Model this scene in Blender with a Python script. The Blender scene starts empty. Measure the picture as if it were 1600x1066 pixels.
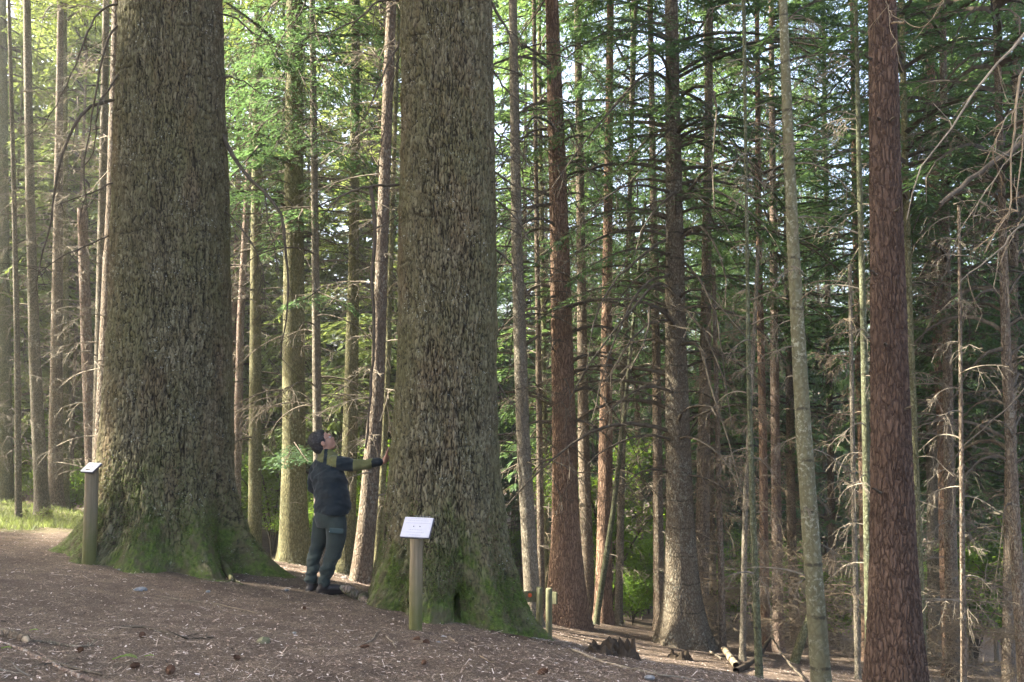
import bpy, math, random
import numpy as np
from mathutils import Vector, Matrix

# ------------------------------------------------------------------ camera, sky, sun, exposure
S = bpy.context.scene
C = S.collection
F = 1333.0
PITCH = math.atan(82.0 / F)
cam = bpy.data.objects.new('camera', bpy.data.cameras.new('camera'))
C.objects.link(cam)
cam.data.sensor_width = 36.0
cam.data.lens = 30.0
cam.data.clip_start = 0.05
cam.data.clip_end = 1500
cam.rotation_euler = (math.pi / 2 + PITCH, 0, 0)
S.camera = cam

SUN_DIR = Vector((-0.84, 0.05, 0.68)).normalized()
w = bpy.data.worlds.new('World'); S.world = w; w.use_nodes = True
nt = w.node_tree; bg = nt.nodes['Background']
sky = nt.nodes.new('ShaderNodeTexSky'); sky.sky_type = 'NISHITA'; sky.sun_disc = False
sky.sun_elevation = math.asin(SUN_DIR.z); sky.sun_rotation = math.atan2(SUN_DIR.x, SUN_DIR.y)
sky.air_density = 0.8; sky.dust_density = 6.0; sky.ozone_density = 0.4
nt.links.new(sky.outputs[0], bg.inputs[0]); bg.inputs[1].default_value = 0.13
sun = bpy.data.objects.new('sun', bpy.data.lights.new('sun', 'SUN')); C.objects.link(sun)
sun.data.energy = 5.0; sun.data.angle = math.radians(0.6); sun.data.color = (1.0, 0.93, 0.80)
sun.rotation_euler = SUN_DIR.to_track_quat('Z', 'Y').to_euler()
S.view_settings.view_transform = 'Standard'; S.view_settings.look = 'None'
S.view_settings.gamma = 1.0; S.view_settings.use_curve_mapping = False
S.view_settings.exposure = 2.95
S.cycles.max_bounces = 6; S.cycles.diffuse_bounces = 4; S.cycles.transmission_bounces = 4
S.cycles.glossy_bounces = 2; S.cycles.volume_bounces = 0
S.cycles.caustics_reflective = False; S.cycles.caustics_refractive = False

def at(px, py, d):
    """point of the place seen at photo pixel (px,py) at ground distance d"""
    cx, cz = (px - 800.0) / F, -(py - 533.0) / F
    dy = math.cos(PITCH) - cz * math.sin(PITCH)
    dz = math.sin(PITCH) + cz * math.cos(PITCH)
    k = d / dy
    return Vector((cx * k, d, dz * k))

# ------------------------------------------------------------------ numpy helpers
rng = np.random.default_rng(11)
_perm = rng.random((256, 256))
def vn2(x, y):
    x = np.asarray(x, float); y = np.asarray(y, float)
    xi = np.floor(x).astype(int); yi = np.floor(y).astype(int)
    fx = x - xi; fy = y - yi
    fx = fx * fx * (3 - 2 * fx); fy = fy * fy * (3 - 2 * fy)
    g = lambda a, b: _perm[a & 255, b & 255]
    return ((g(xi, yi) * (1 - fx) + g(xi + 1, yi) * fx) * (1 - fy) +
            (g(xi, yi + 1) * (1 - fx) + g(xi + 1, yi + 1) * fx) * fy)
def fbm2(x, y, o=3):
    s = 0; a = 0.5; f = 1.0
    for i in range(o):
        s = s + a * vn2(x * f + 17.3 * i, y * f + 5.7 * i); a *= 0.5; f *= 2.03
    return s / (1 - 0.5 ** o)
_j = rng.random((256, 256, 3))
def worley(u, v, wrap=None):
    """F1, F2, id over unit cells; wrap = number of cells round in u"""
    ui = np.floor(u).astype(int); vi = np.floor(v).astype(int)
    f1 = np.full(u.shape, 9.0); f2 = np.full(u.shape, 9.0); cid = np.zeros(u.shape)
    for du in (-1, 0, 1):
        for dv in (-1, 0, 1):
            cu = ui + du; cv = vi + dv
            k = cu % wrap if wrap else cu
            j = _j[k & 255, cv & 255]
            d = np.hypot(cu + 0.15 + 0.7 * j[..., 0] - u, cv + 0.1 + 0.8 * j[..., 1] - v)
            n = d < f1
            f2 = np.where(n, f1, np.minimum(f2, d)); cid = np.where(n, j[..., 2], cid); f1 = np.where(n, d, f1)
    return f1, f2, cid

def build(name, V, Q, mats, parent=None, smooth=True, mi=None, attrs=None):
    """one mesh object from numpy verts and an (n,4) or (n,3) face array, or a list of such arrays"""
    me = bpy.data.meshes.new(name)
    V = np.asarray(V, np.float32).reshape(-1, 3)
    Qs = Q if isinstance(Q, list) else [Q]
    Qs = [np.asarray(q, np.int32) for q in Qs if len(q)]
    loops = np.concatenate([q.reshape(-1) for q in Qs])
    tot = np.concatenate([np.full(len(q), q.shape[1], np.int32) for q in Qs])
    st = np.concatenate([[0], np.cumsum(tot)[:-1]]).astype(np.int32)
    me.vertices.add(len(V)); me.vertices.foreach_set('co', V.ravel())
    me.loops.add(len(loops)); me.loops.foreach_set('vertex_index', loops)
    me.polygons.add(len(tot)); me.polygons.foreach_set('loop_start', st)
    me.update(calc_edges=True)
    me.polygons.foreach_set('use_smooth', np.full(len(tot), smooth))
    for m in (mats if isinstance(mats, (list, tuple)) else [mats]):
        me.materials.append(m)
    if mi is not None: me.polygons.foreach_set('material_index', np.asarray(mi, np.int32))
    if attrs:
        for k, a in attrs.items():
            a = np.asarray(a, np.float32).ravel()
            dom = 'POINT' if len(a) == len(V) else 'FACE'
            me.attributes.new(k, 'FLOAT', dom).data.foreach_set('value', a)
    me.update()
    o = bpy.data.objects.new(name, me); C.objects.link(o)
    if parent: o.parent = parent
    return o

def tubes(P, R, n=3, cap=False):
    """batched tubes. P (N,K,3), R (N,K) -> V, Q"""
    P = np.asarray(P, float); R = np.asarray(R, float)
    if P.ndim == 2: P = P[None]; R = R[None]
    N, K, _ = P.shape
    T = np.gradient(P, axis=1); T /= np.linalg.norm(T, axis=2, keepdims=True) + 1e-9
    m = T.mean(axis=1)
    ref = np.where(np.abs(m[:, 2:3]) > 0.8, [[1.0, 0.13, 0]], [[0.11, 0, 1.0]])[:, None, :]
    A = np.cross(T, ref); A /= np.linalg.norm(A, axis=2, keepdims=True) + 1e-9
    B = np.cross(A, T)
    th = np.arange(n) * 2 * math.pi / n
    V = P[:, :, None, :] + R[:, :, None, None] * (A[:, :, None, :] * np.cos(th)[None, None, :, None] + B[:, :, None, :] * np.sin(th)[None, None, :, None])
    idx = np.arange(N * K * n).reshape(N, K, n)
    a = idx[:, :-1, :]; b = np.roll(a, -1, axis=2); d = idx[:, 1:, :]; c = np.roll(d, -1, axis=2)
    Q = np.stack([a, b, c, d], -1).reshape(-1, 4)
    V = V.reshape(-1, 3)
    return V, Q

class MB:
    def __init__(s): s.V = []; s.Q = []; s.T = []; s.mq = []; s.mt = []; s.n = 0; s.fa = []
    def add(s, V, Q, m=0, a=None):
        V = np.asarray(V).reshape(-1, 3); Q = np.asarray(Q) + s.n
        if len(Q) == 0: return
        s.V.append(V); s.n += len(V)
        s.Q.append(Q); s.mq.append(np.full(len(Q), m)); s.fa.append(np.full(len(Q), 0.5) if a is None else a)
    def build(s, name, mats, parent=None, smooth=True):
        qs = [q for q in s.Q]
        return build(name, np.concatenate(s.V), qs, mats, parent, smooth, np.concatenate(s.mq), {'rnd': np.concatenate(s.fa)} if True else None)

def thing(name, label, cat, loc, group=None):
    o = bpy.data.objects.new(name, None); C.objects.link(o); o.location = loc
    o.empty_display_size = 0.2
    return tag(o, label, cat, group)
def tag(o, label, cat, group=None):
    o['label'] = label; o['category'] = cat
    if group: o['group'] = group
    return o
def polyline(pts, k):
    """Catmull-Rom resample of points to k samples"""
    P = np.array([list(p) for p in pts], float)
    if len(P) == 2:
        t = np.linspace(0, 1, k)[:, None]; return P[0] * (1 - t) + P[1] * t
    d = np.concatenate([[0], np.cumsum(np.linalg.norm(np.diff(P, axis=0), axis=1))])
    t = np.linspace(0, d[-1], k); i = np.clip(np.searchsorted(d, t, side='right') - 1, 0, len(P) - 2)
    u = ((t - d[i]) / (d[i + 1] - d[i]))[:, None]
    E = np.vstack([2 * P[0] - P[1], P, 2 * P[-1] - P[-2]])
    p0, p1, p2, p3 = E[i], E[i + 1], E[i + 2], E[i + 3]
    return 0.5 * (2 * p1 + (p2 - p0) * u + (2 * p0 - 5 * p1 + 4 * p2 - p3) * u ** 2 + (3 * p1 - p0 - 3 * p2 + p3) * u ** 3)

# ------------------------------------------------------------------ materials
class NT:
    def __init__(s, name):
        s.m = bpy.data.materials.new(name); s.m.use_nodes = True
        s.t = s.m.node_tree; s.n = s.t.nodes; s.b = s.n['Principled BSDF']; s.out = s.n['Material Output']
    def new(s, typ, **kw):
        n = s.n.new(typ)
        for k, v in kw.items():
            if k.startswith('i_'):
                n.inputs[k[2:].replace('_', ' ')].default_value = v
            else: setattr(n, k, v)
        return n
    def link(s, a, b): s.t.links.new(a, b)
    def coord(s, scale=(1, 1, 1), kind='Object'):
        tc = s.new('ShaderNodeTexCoord'); mp = s.new('ShaderNodeMapping'); mp.inputs['Scale'].default_value = scale
        s.link(tc.outputs[kind], mp.inputs['Vector']); return mp.outputs[0]
    def noise(s, vec, scale, detail=4, rough=0.6):
        n = s.new('ShaderNodeTexNoise'); n.inputs['Scale'].default_value = scale
        n.inputs['Detail'].default_value = detail; n.inputs['Roughness'].default_value = rough
        s.link(vec, n.inputs['Vector']); return n.outputs[0]
    def ramp(s, fac, stops):
        r = s.new('ShaderNodeValToRGB'); e = r.color_ramp.elements
        while len(e) < len(stops): e.new(0.5)
        for el, (p, c) in zip(e, stops):
            el.position = p; el.color = (c[0], c[1], c[2], 1) if not isinstance(c, (int, float)) else (c, c, c, 1)
        s.link(fac, r.inputs[0]); return r.outputs[0]
    def mix(s, fac, a, b, typ='MIX'):
        n = s.new('ShaderNodeMix', data_type='RGBA', blend_type=typ)
        for sock, v in ((n.inputs[0], fac), (n.inputs[6], a), (n.inputs[7], b)):
            if isinstance(v, bpy.types.NodeSocket): s.link(v, sock)
            elif isinstance(v, (int, float)): sock.default_value = v
            else: sock.default_value = (v[0], v[1], v[2], 1)
        return n.outputs[2]
    def math(s, op, a, b=0.0, clamp=False):
        n = s.new('ShaderNodeMath', operation=op, use_clamp=clamp)
        for sock, v in ((n.inputs[0], a), (n.inputs[1], b)):
            if isinstance(v, bpy.types.NodeSocket): s.link(v, sock)
            else: sock.default_value = v
        return n.outputs[0]
    def attr(s, name): return s.new('ShaderNodeAttribute', attribute_name=name).outputs['Fac']
    def bump(s, h, dist=0.01, strength=1.0):
        n = s.new('ShaderNodeBump'); n.inputs['Distance'].default_value = dist; n.inputs['Strength'].default_value = strength
        s.link(h, n.inputs['Height']); s.link(n.outputs[0], s.b.inputs['Normal'])
    def base(s, v, rough=0.85, spec=0.25):
        if isinstance(v, bpy.types.NodeSocket): s.link(v, s.b.inputs['Base Color'])
        else: s.b.inputs['Base Color'].default_value = (*v, 1)
        s.b.inputs['Roughness'].default_value = rough; s.b.inputs['Specular IOR Level'].default_value = spec

def bark_giant(name):
    """displaced bark: reads fissure, plate and height attributes"""
    n = NT(name); v = n.coord()
    plate = n.attr('plate'); fis = n.attr('fissure'); hag = n.attr('height')
    c = n.ramp(plate, [(0, (0.100, 0.086, 0.046)), (0.5, (0.142, 0.125, 0.072)), (1, (0.205, 0.182, 0.112))])
    big = n.noise(n.coord((1, 1, .45)), 1.6, 5, .65)
    c = n.mix(n.ramp(big, [(0.40, 0.0), (0.62, 0.6)]), c, (0.128, 0.125, 0.052))         # olive algae film
    red = n.noise(n.coord((1, 1, .3)), 2.7, 4, .6)
    c = n.mix(n.ramp(red, [(0.52, 0.0), (0.72, 0.5)]), c, (0.17, 0.105, 0.060))
    c = n.mix(fis, (0.014, 0.011, 0.007), c)
    # pale lichen flecks
    li = n.noise(v, 42, 3, .7); lb = n.noise(v, 3.0, 3, .6)
    lf = n.math('MULTIPLY', n.ramp(li, [(0.61, 0.0), (0.67, 1.0)]), n.ramp(lb, [(0.45, 0.0), (0.63, 0.85)]))
    c = n.mix(lf, c, (0.40, 0.42, 0.36))
    # moss, thick low down and fading upward along the fissures
    mo = n.noise(n.coord((1, 1, .5)), 4.5, 5, .65); mf = n.noise(v, 30, 3, .7)
    k = n.math('ADD', n.math('MULTIPLY', hag, -0.62), n.math('ADD', mo, n.math('MULTIPLY', mf, 0.42)))
    k = n.math('ADD', k, n.math('MULTIPLY', n.ramp(n.noise(n.coord((1, 1, .6)), 2.1, 3, .6), [(0.35, 0.0), (0.65, 1.0)]), 0.42))
    k = n.math('SUBTRACT', k, 0.36)
    mfac = n.ramp(k, [(0.10, 0.0), (0.50, 0.88)])
    mcol = n.mix(n.ramp(mf, [(0.3, 0.0), (0.7, 1.0)]), (0.028, 0.050, 0.008), (0.100, 0.145, 0.022))
    mcol = n.mix(n.ramp(n.noise(v, 7, 3, .6), [(0.42, 0.0), (0.62, 0.85)]), mcol, (0.085, 0.070, 0.040))
    c = n.mix(mfac, c, mcol)
    n.base(c, 0.9, 0.2)
    h = n.math('ADD', n.noise(n.coord((1, 1, .4)), 60, 4, .7), n.math('MULTIPLY', n.noise(v, 170, 2, .7), 0.5))
    n.bump(h, 0.012, 0.8)
    return n.m

def bark(name, c0, c1, fis, cell=26, stretch=0.28, dist=0.012, lichen=None, rings=None, moss=None, lw=0.5):
    n = NT(name)
    v = n.coord((1, 1, stretch)); v1 = n.coord()
    wv = n.new('ShaderNodeVectorMath', operation='ADD')
    nz = n.new('ShaderNodeTexNoise'); nz.inputs['Scale'].default_value = 9; n.link(v1, nz.inputs['Vector'])
    sc = n.new('ShaderNodeVectorMath', operation='SCALE'); sc.inputs['Scale'].default_value = 0.06; n.link(nz.outputs['Color'], sc.inputs[0])
    n.link(v, wv.inputs[0]); n.link(sc.outputs[0], wv.inputs[1])
    vo = n.new('ShaderNodeTexVoronoi', feature='DISTANCE_TO_EDGE'); vo.inputs['Scale'].default_value = cell
    n.link(wv.outputs[0], vo.inputs['Vector'])
    edge = n.ramp(vo.outputs['Distance'], [(0.0, 0.0), (0.22, 1.0)])
    g = n.noise(v, cell * 1.3, 5, .7)
    c = n.mix(g, c0, c1)
    c = n.mix(n.ramp(n.noise(v1, 1.1, 4, .6), [(0.35, 0.0), (0.7, 0.55)]), c, [x * 0.62 for x in c0])
    c = n.mix(n.math('MULTIPLY', n.math('SUBTRACT', 1.0, edge), 0.75), c, fis)
    if lichen:
        lf = n.math('MULTIPLY', n.ramp(n.noise(v1, 26, 4, .7), [(0.52, 0.0), (0.60, 1.0)]), n.ramp(n.noise(v1, 2.2, 3, .6), [(0.40, 0.0), (0.6, lw)]))
        c = n.mix(lf, c, lichen)
    if rings:
        sx = n.new('ShaderNodeSeparateXYZ'); n.link(v1, sx.inputs[0])
        zz = n.math('ADD', sx.outputs[2], n.math('MULTIPLY', n.noise(v1, 5, 3, .6), 0.10))
        fr = n.math('FRACT', n.math('DIVIDE', zz, rings))
        band = n.ramp(n.math('ABSOLUTE', n.math('SUBTRACT', fr, 0.5)), [(0.0, 1.0), (0.02, 0.8), (0.04, 0.0)])
        c = n.mix(n.math('MULTIPLY', band, n.ramp(n.noise(v1, 14, 3, .7), [(0.38, 0.0), (0.55, 0.85)])), c, (0.035, 0.03, 0.02))
    if moss:
        sx = n.new('ShaderNodeSeparateXYZ'); n.link(v1, sx.inputs[0])
        k = n.math('SUBTRACT', n.noise(v1, 7, 4, .65), n.math('MULTIPLY', sx.outputs[2], moss))
        c = n.mix(n.ramp(k, [(0.2, 0.0), (0.5, 0.85)]), c, (0.06, 0.095, 0.02))
    n.base(c, 0.88, 0.2)
    h = n.math('ADD', n.math('MULTIPLY', edge, 1.0), n.math('MULTIPLY', g, 0.8))
    n.bump(h, dist, 0.9)
    return n.m

def needle(name, c0, c1, trans, tfac=0.42):
    n = NT(name)
    oi = n.new('ShaderNodeObjectInfo')
    r = n.attr('rnd')
    c = n.mix(r, c0, c1)
    c = n.mix(1.0, c, oi.outputs['Color'], 'MULTIPLY')
    n.base(c, 0.55, 0.35)
    tr = n.new('ShaderNodeBsdfTranslucent')
    tcol = n.mix(1.0, n.mix(r, [x * 0.7 for x in trans], trans), oi.outputs['Color'], 'MULTIPLY')
    n.link(tcol, tr.inputs['Color'])
    mx = n.new('ShaderNodeMixShader'); mx.inputs[0].default_value = tfac
    n.link(n.b.outputs[0], mx.inputs[1]); n.link(tr.outputs[0], mx.inputs[2]); n.link(mx.outputs[0], n.out.inputs['Surface'])
    return n.m

def plain(name, col, rough=0.8, spec=0.3, var=0.25, scale=20, stretch=(1, 1, 1), bumpd=0.002, metal=0.0):
    n = NT(name); v = n.coord(stretch)
    nz = n.noise(v, scale, 4, .65)
    c = n.mix(n.ramp(nz, [(0.3, 0.0), (0.7, 1.0)]), [x * (1 - var) for x in col], [min(1, x * (1 + var)) for x in col])
    n.base(c, rough, spec); n.b.inputs['Metallic'].default_value = metal
    if bumpd: n.bump(nz, bumpd, 0.6)
    return n.m

M = {}
M['giant'] = bark_giant('giant_fir_bark')
M['red'] = bark('reddish_bark', (0.23, 0.145, 0.092), (0.37, 0.25, 0.17), (0.055, 0.032, 0.02), 34, 0.16, 0.02)
M['darkred'] = bark('dark_red_brown_bark', (0.085, 0.055, 0.038), (0.150, 0.100, 0.072), (0.030, 0.018, 0.012), 24, 0.22, 0.012)
M['brown'] = bark('brown_bark', (0.15, 0.115, 0.080), (0.26, 0.205, 0.145), (0.05, 0.035, 0.022), 34, 0.35, 0.010, (0.34, 0.34, 0.27))
M['olive'] = bark('olive_bark', (0.135, 0.130, 0.060), (0.245, 0.225, 0.115), (0.05, 0.045, 0.02), 34, 0.35, 0.008, (0.33, 0.35, 0.22))
M['grey'] = bark('grey_bark', (0.165, 0.140, 0.098), (0.275, 0.240, 0.175), (0.06, 0.05, 0.035), 40, 0.4, 0.008, (0.38, 0.37, 0.29))
M['pink'] = bark('pinkish_brown_bark', (0.20, 0.145, 0.105), (0.31, 0.235, 0.18), (0.07, 0.045, 0.035), 30, 0.3, 0.010, (0.40, 0.39, 0.34))
M['ringed'] = bark('ringed_brown_bark', (0.12, 0.098, 0.066), (0.195, 0.160, 0.112), (0.045, 0.034, 0.022), 30, 0.5, 0.010, (0.33, 0.33, 0.26), rings=0.42)
M['pale'] = bark('pale_green_smooth_bark', (0.120, 0.115, 0.065), (0.19, 0.18, 0.105), (0.10, 0.09, 0.05), 16, 0.6, 0.003, (0.42, 0.44, 0.34), rings=0.52)
M['slimgreen'] = bark('dark_green_slim_bark', (0.085, 0.090, 0.048), (0.15, 0.155, 0.085), (0.04, 0.04, 0.02), 30, 0.5, 0.004, (0.26, 0.28, 0.2), rings=0.4)
M['mossbrown'] = bark('mossy_foot_brown_bark', (0.16, 0.12, 0.09), (0.27, 0.21, 0.165), (0.05, 0.035, 0.022), 34, 0.35, 0.010, (0.34, 0.34, 0.28), moss=0.9)
M['needle'] = needle('fir_needles', (0.034, 0.060, 0.026), (0.080, 0.115, 0.050), (0.19, 0.26, 0.085))
M['leaf'] = needle('broad_leaves', (0.055, 0.10, 0.022), (0.10, 0.17, 0.035), (0.26, 0.40, 0.06), 0.5)
M['grass'] = needle('grass_blades', (0.08, 0.115, 0.035), (0.24, 0.24, 0.10), (0.28, 0.34, 0.10), 0.4)
M['moss'] = needle('moss_tufts', (0.030, 0.052, 0.010), (0.12, 0.17, 0.030), (0.12, 0.18, 0.03), 0.25)
M['twig'] = plain('dark_twig', (0.085, 0.070, 0.050), 0.9, 0.2, 0.4, 14)
M['deadtwig'] = plain('dead_grey_twig', (0.20, 0.17, 0.125), 0.9, 0.2, 0.45, 9)
M['paletwig'] = plain('pale_lichened_twig', (0.19, 0.15, 0.10), 0.9, 0.2, 0.4, 9)
M['post'] = plain('treated_post_wood', (0.155, 0.145, 0.085), 0.85, 0.2, 0.35, 7, (8, 8, 0.7), 0.004)
M['fresh'] = plain('fresh_split_wood', (0.33, 0.26, 0.17), 0.8, 0.2, 0.25, 12, (4, 4, 1))
M['rot'] = plain('rotten_wood', (0.045, 0.034, 0.023), 0.95, 0.15, 0.5, 9, (3, 3, 0.7), 0.012)
M['stone'] = plain('grey_stone', (0.17, 0.175, 0.175), 0.9, 0.2, 0.35, 14, (1, 1, 1), 0.006)
M['cone'] = plain('brown_cone_scale', (0.10, 0.055, 0.032), 0.85, 0.2, 0.3, 40)

# ------------------------------------------------------------------ ground
ctrl_px = [  # photo pixel and distance of points on the ground
 (0,1066,4.6),(400,1066,5.0),(800,1066,5.6),(1200,1066,7.2),(140,880,8.9),(100,848,9.6),(290,880,9.2),(445,918,9.7),
 (500,924,9.0),(440,878,13.5),(370,925,9.1),(580,908,9.2),(649,993,7.5),(700,965,8.4),(780,985,8.5),(860,1006,9.2),
 (850,995,11.0),(885,978,14.0),(945,974,16.0),(960,1028,10.0),(1070,1012,13.5),(1160,1045,10.5),(1230,1040,12.5),
 (1280,1078,9.2),(1395,1095,8.0),(1350,1050,13),(1500,1100,9.5),(1600,1120,9.0),(0,812,14.5),(55,815,14),(60,786,19),(95,792,20),(10,785,24),
 (0,860,10.0),(0,930,7.2),(200,960,6.9),(300,1000,6.1),(500,1000,6.8),(565,908,12),(1030,990,18),(1180,1010,20),(1400,1020,20),
 (700,960,30),(1100,1000,32),(300,850,28),(-200,810,30),(1600,1050,25)]
cp = np.array([list(at(*p)) for p in ctrl_px] + [[-3, 1.5, -1.45], [0, 0, -1.62], [3, 1, -1.9], [-8, 0, -1.2], [9, 2, -2.9]])
sx_ = lambda x: 40 * np.tanh(x / 40); sy_ = lambda y: 45 * np.tanh(y / 45)
A_ = np.stack([np.ones(len(cp)), sx_(cp[:, 0]), sy_(cp[:, 1])], 1)
coef = np.linalg.lstsq(A_, cp[:, 2], rcond=None)[0]
SG = 2.4
K_ = np.exp(-((cp[:, None, :2] - cp[None, :, :2]) ** 2).sum(-1) / (2 * SG * SG))
wts = np.linalg.solve(K_ + 0.10 * np.eye(len(cp)), cp[:, 2] - A_ @ coef)
def gz(x, y, fine=True):
    x = np.asarray(x, float); y = np.asarray(y, float)
    z = coef[0] + coef[1] * sx_(x) + coef[2] * sy_(y)
    for (cx, cy, _), q in zip(cp, wts):
        z = z + q * np.exp(-((x - cx) ** 2 + (y - cy) ** 2) / (2 * SG * SG))
    far = np.clip((np.hypot(x, y) - 12) / 20, 0, 1)
    z = z + far * 0.7 * (fbm2(x * 0.13 + 40, y * 0.13 + 9) - 0.5)
    if fine:
        z = z + 0.07 * (fbm2(x * 1.3 + 50, y * 1.3 + 50) - 0.5) + 0.028 * (fbm2(x * 6 + 9, y * 6 + 80) - 0.5)
    return z
def gz1(x, y): return float(gz(np.array([x]), np.array([y]), False)[0])

def axis(lo, hi, step, outlo, outhi, g=1.12):
    a = list(np.arange(lo, hi, step)); s = step; b = []
    p = a[-1]
    while p < outhi: s *= g; p += s; a.append(p)
    s = step; p = lo
    while p > outlo: s *= g; p -= s; b.append(p)
    return np.array(b[::-1] + a)
gx = axis(-7.5, 7.5, 0.05, -420, 420, 1.09); gy = axis(3.2, 14.0, 0.05, -150, 480, 1.09)
X, Y = np.meshgrid(gx, gy)
Z = gz(X, Y)
fd = np.clip((np.hypot(X, Y) - 110) / 200, 0, 1); Z = Z + fd * fd * 18
nx, ny = len(gx), len(gy)
ii = np.arange(nx * ny).reshape(ny, nx)
Q = np.stack([ii[:-1, :-1], ii[:-1, 1:], ii[1:, 1:], ii[1:, :-1]], -1).reshape(-1, 4)
n = NT('needle_litter_soil'); v = n.coord()
g1 = n.noise(v, 90, 4, .75); g2 = n.noise(v, 1.3, 4, .6); g3 = n.noise(v, 26, 4, .7)
c = n.ramp(g1, [(0.32, (0.035, 0.026, 0.020)), (0.46, (0.130, 0.096, 0.066)), (0.56, (0.235, 0.180, 0.130)), (0.68, (0.42, 0.34, 0.26))])
c = n.mix(n.ramp(n.noise(v, 4.0, 4, .65), [(0.42, 0.0), (0.62, 0.55)]), c, (0.075, 0.056, 0.044))
c = n.mix(n.ramp(g2, [(0.4, 0.0), (0.7, 0.5)]), c, (0.085, 0.062, 0.050))
c = n.mix(n.ramp(g3, [(0.62, 0.0), (0.75, 0.5)]), c, (0.20, 0.13, 0.085))
sx = n.new('ShaderNodeSeparateXYZ'); n.link(v, sx.inputs[0])
gm = n.math('SUBTRACT', n.math('ADD', n.math('MULTIPLY', sx.outputs[0], -0.30), n.math('MULTIPLY', sx.outputs[1], 0.16)), n.math('MULTIPLY', n.noise(v, 1.2, 3, .6), -1.0))
gfac = n.ramp(n.math('SUBTRACT', gm, 4.35), [(0.0, 0.0), (0.5, 1.0)])
gfac = n.math('MULTIPLY', gfac, n.ramp(n.math('MULTIPLY', sx.outputs[1], 0.02), [(0.36, 1.0), (0.50, 0.0)]))
c = n.mix(gfac, c, n.mix(n.noise(v, 14, 4, .7), (0.07, 0.10, 0.03), (0.24, 0.22, 0.10)))
n.base(c, 0.95, 0.15)
n.bump(n.math('ADD', n.math('MULTIPLY', g3, 1.2), g1), 0.025, 1.0)
gr = build('ground', np.stack([X, Y, Z], -1), Q, n.m); gr['kind'] = 'structure'

# loose litter: chips, needles and twiglets in one uncountable layer
def litter(N, name, lmin, lmax, wr, mat, seed, xr=(-8, 8.5), yr=(3.6, 17), lift=0.012, tilt=0.35):
    r = np.random.default_rng(seed)
    y = yr[0] * (yr[1] / yr[0]) ** r.random(N)
    x = (r.random(N) * 2 - 1) * (0.63 * y + 0.6)
    z = gz(x, y) + lift * r.random(N) + 0.003
    L = lmin + (lmax - lmin) * r.random(N) ** 2.5; W = L * wr * (0.4 + r.random(N))
    a = r.random(N) * 2 * math.pi
    u = np.stack([np.cos(a), np.sin(a), (r.random(N) - .5) * tilt - 0.08 * np.cos(a)], 1)
    b = np.stack([-np.sin(a), np.cos(a), (r.random(N) - .5) * tilt * 1.6], 1)
    c = np.stack([x, y, z], 1)
    V = np.stack([c - u * L[:, None] / 2 - b * W[:, None] / 3, c + u * L[:, None] / 2 - b * W[:, None] / 2,
                  c + u * L[:, None] / 2 * .9 + b * W[:, None] / 2, c - u * L[:, None] / 2 + b * W[:, None] / 2], 1)
    q = np.arange(N * 4).reshape(N, 4)
    o = build(name, V, q, mat, None, False, None, {'rnd': r.random(N)})
    o['kind'] = 'stuff'; return o
n = NT('litter_flakes'); r_ = n.attr('rnd')
n.base(n.ramp(r_, [(0.0, (0.018, 0.012, 0.009)), (0.35, (0.110, 0.074, 0.052)), (0.65, (0.235, 0.172, 0.128)), (0.90, (0.42, 0.335, 0.27)), (1.0, (0.64, 0.57, 0.52))]), 0.8, 0.3)
M['litter'] = n.m
litter(160000, 'needle_litter', 0.008, 0.036, 0.26, M['litter'], 3)
litter(12000, 'twig_litter', 0.03, 0.16, 0.03, M['litter'], 4, lift=0.025, tilt=0.25)

# ------------------------------------------------------------------ foliage prototypes
def crv(N, K, ang, L, z0, rise, droop, r, curl=0.25):
    """N branch axes from the trunk outward: K points"""
    t = np.linspace(0, 1, K)[None, :]
    a = ang[:, None] + curl * (r.random((N, 1)) - .5) * t
    rad = L[:, None] * t * (1 - 0.06 * t)
    wob = 0.05 * L[:, None] * np.sin(t * 7 + r.random((N, 1)) * 6.3) * t
    x = rad * np.cos(a) - wob * np.sin(a); y = rad * np.sin(a) + wob * np.cos(a)
    z = z0[:, None] + L[:, None] * (rise[:, None] * t - droop[:, None] * t * t)
    return np.stack([x, y, z], -1)

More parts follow.
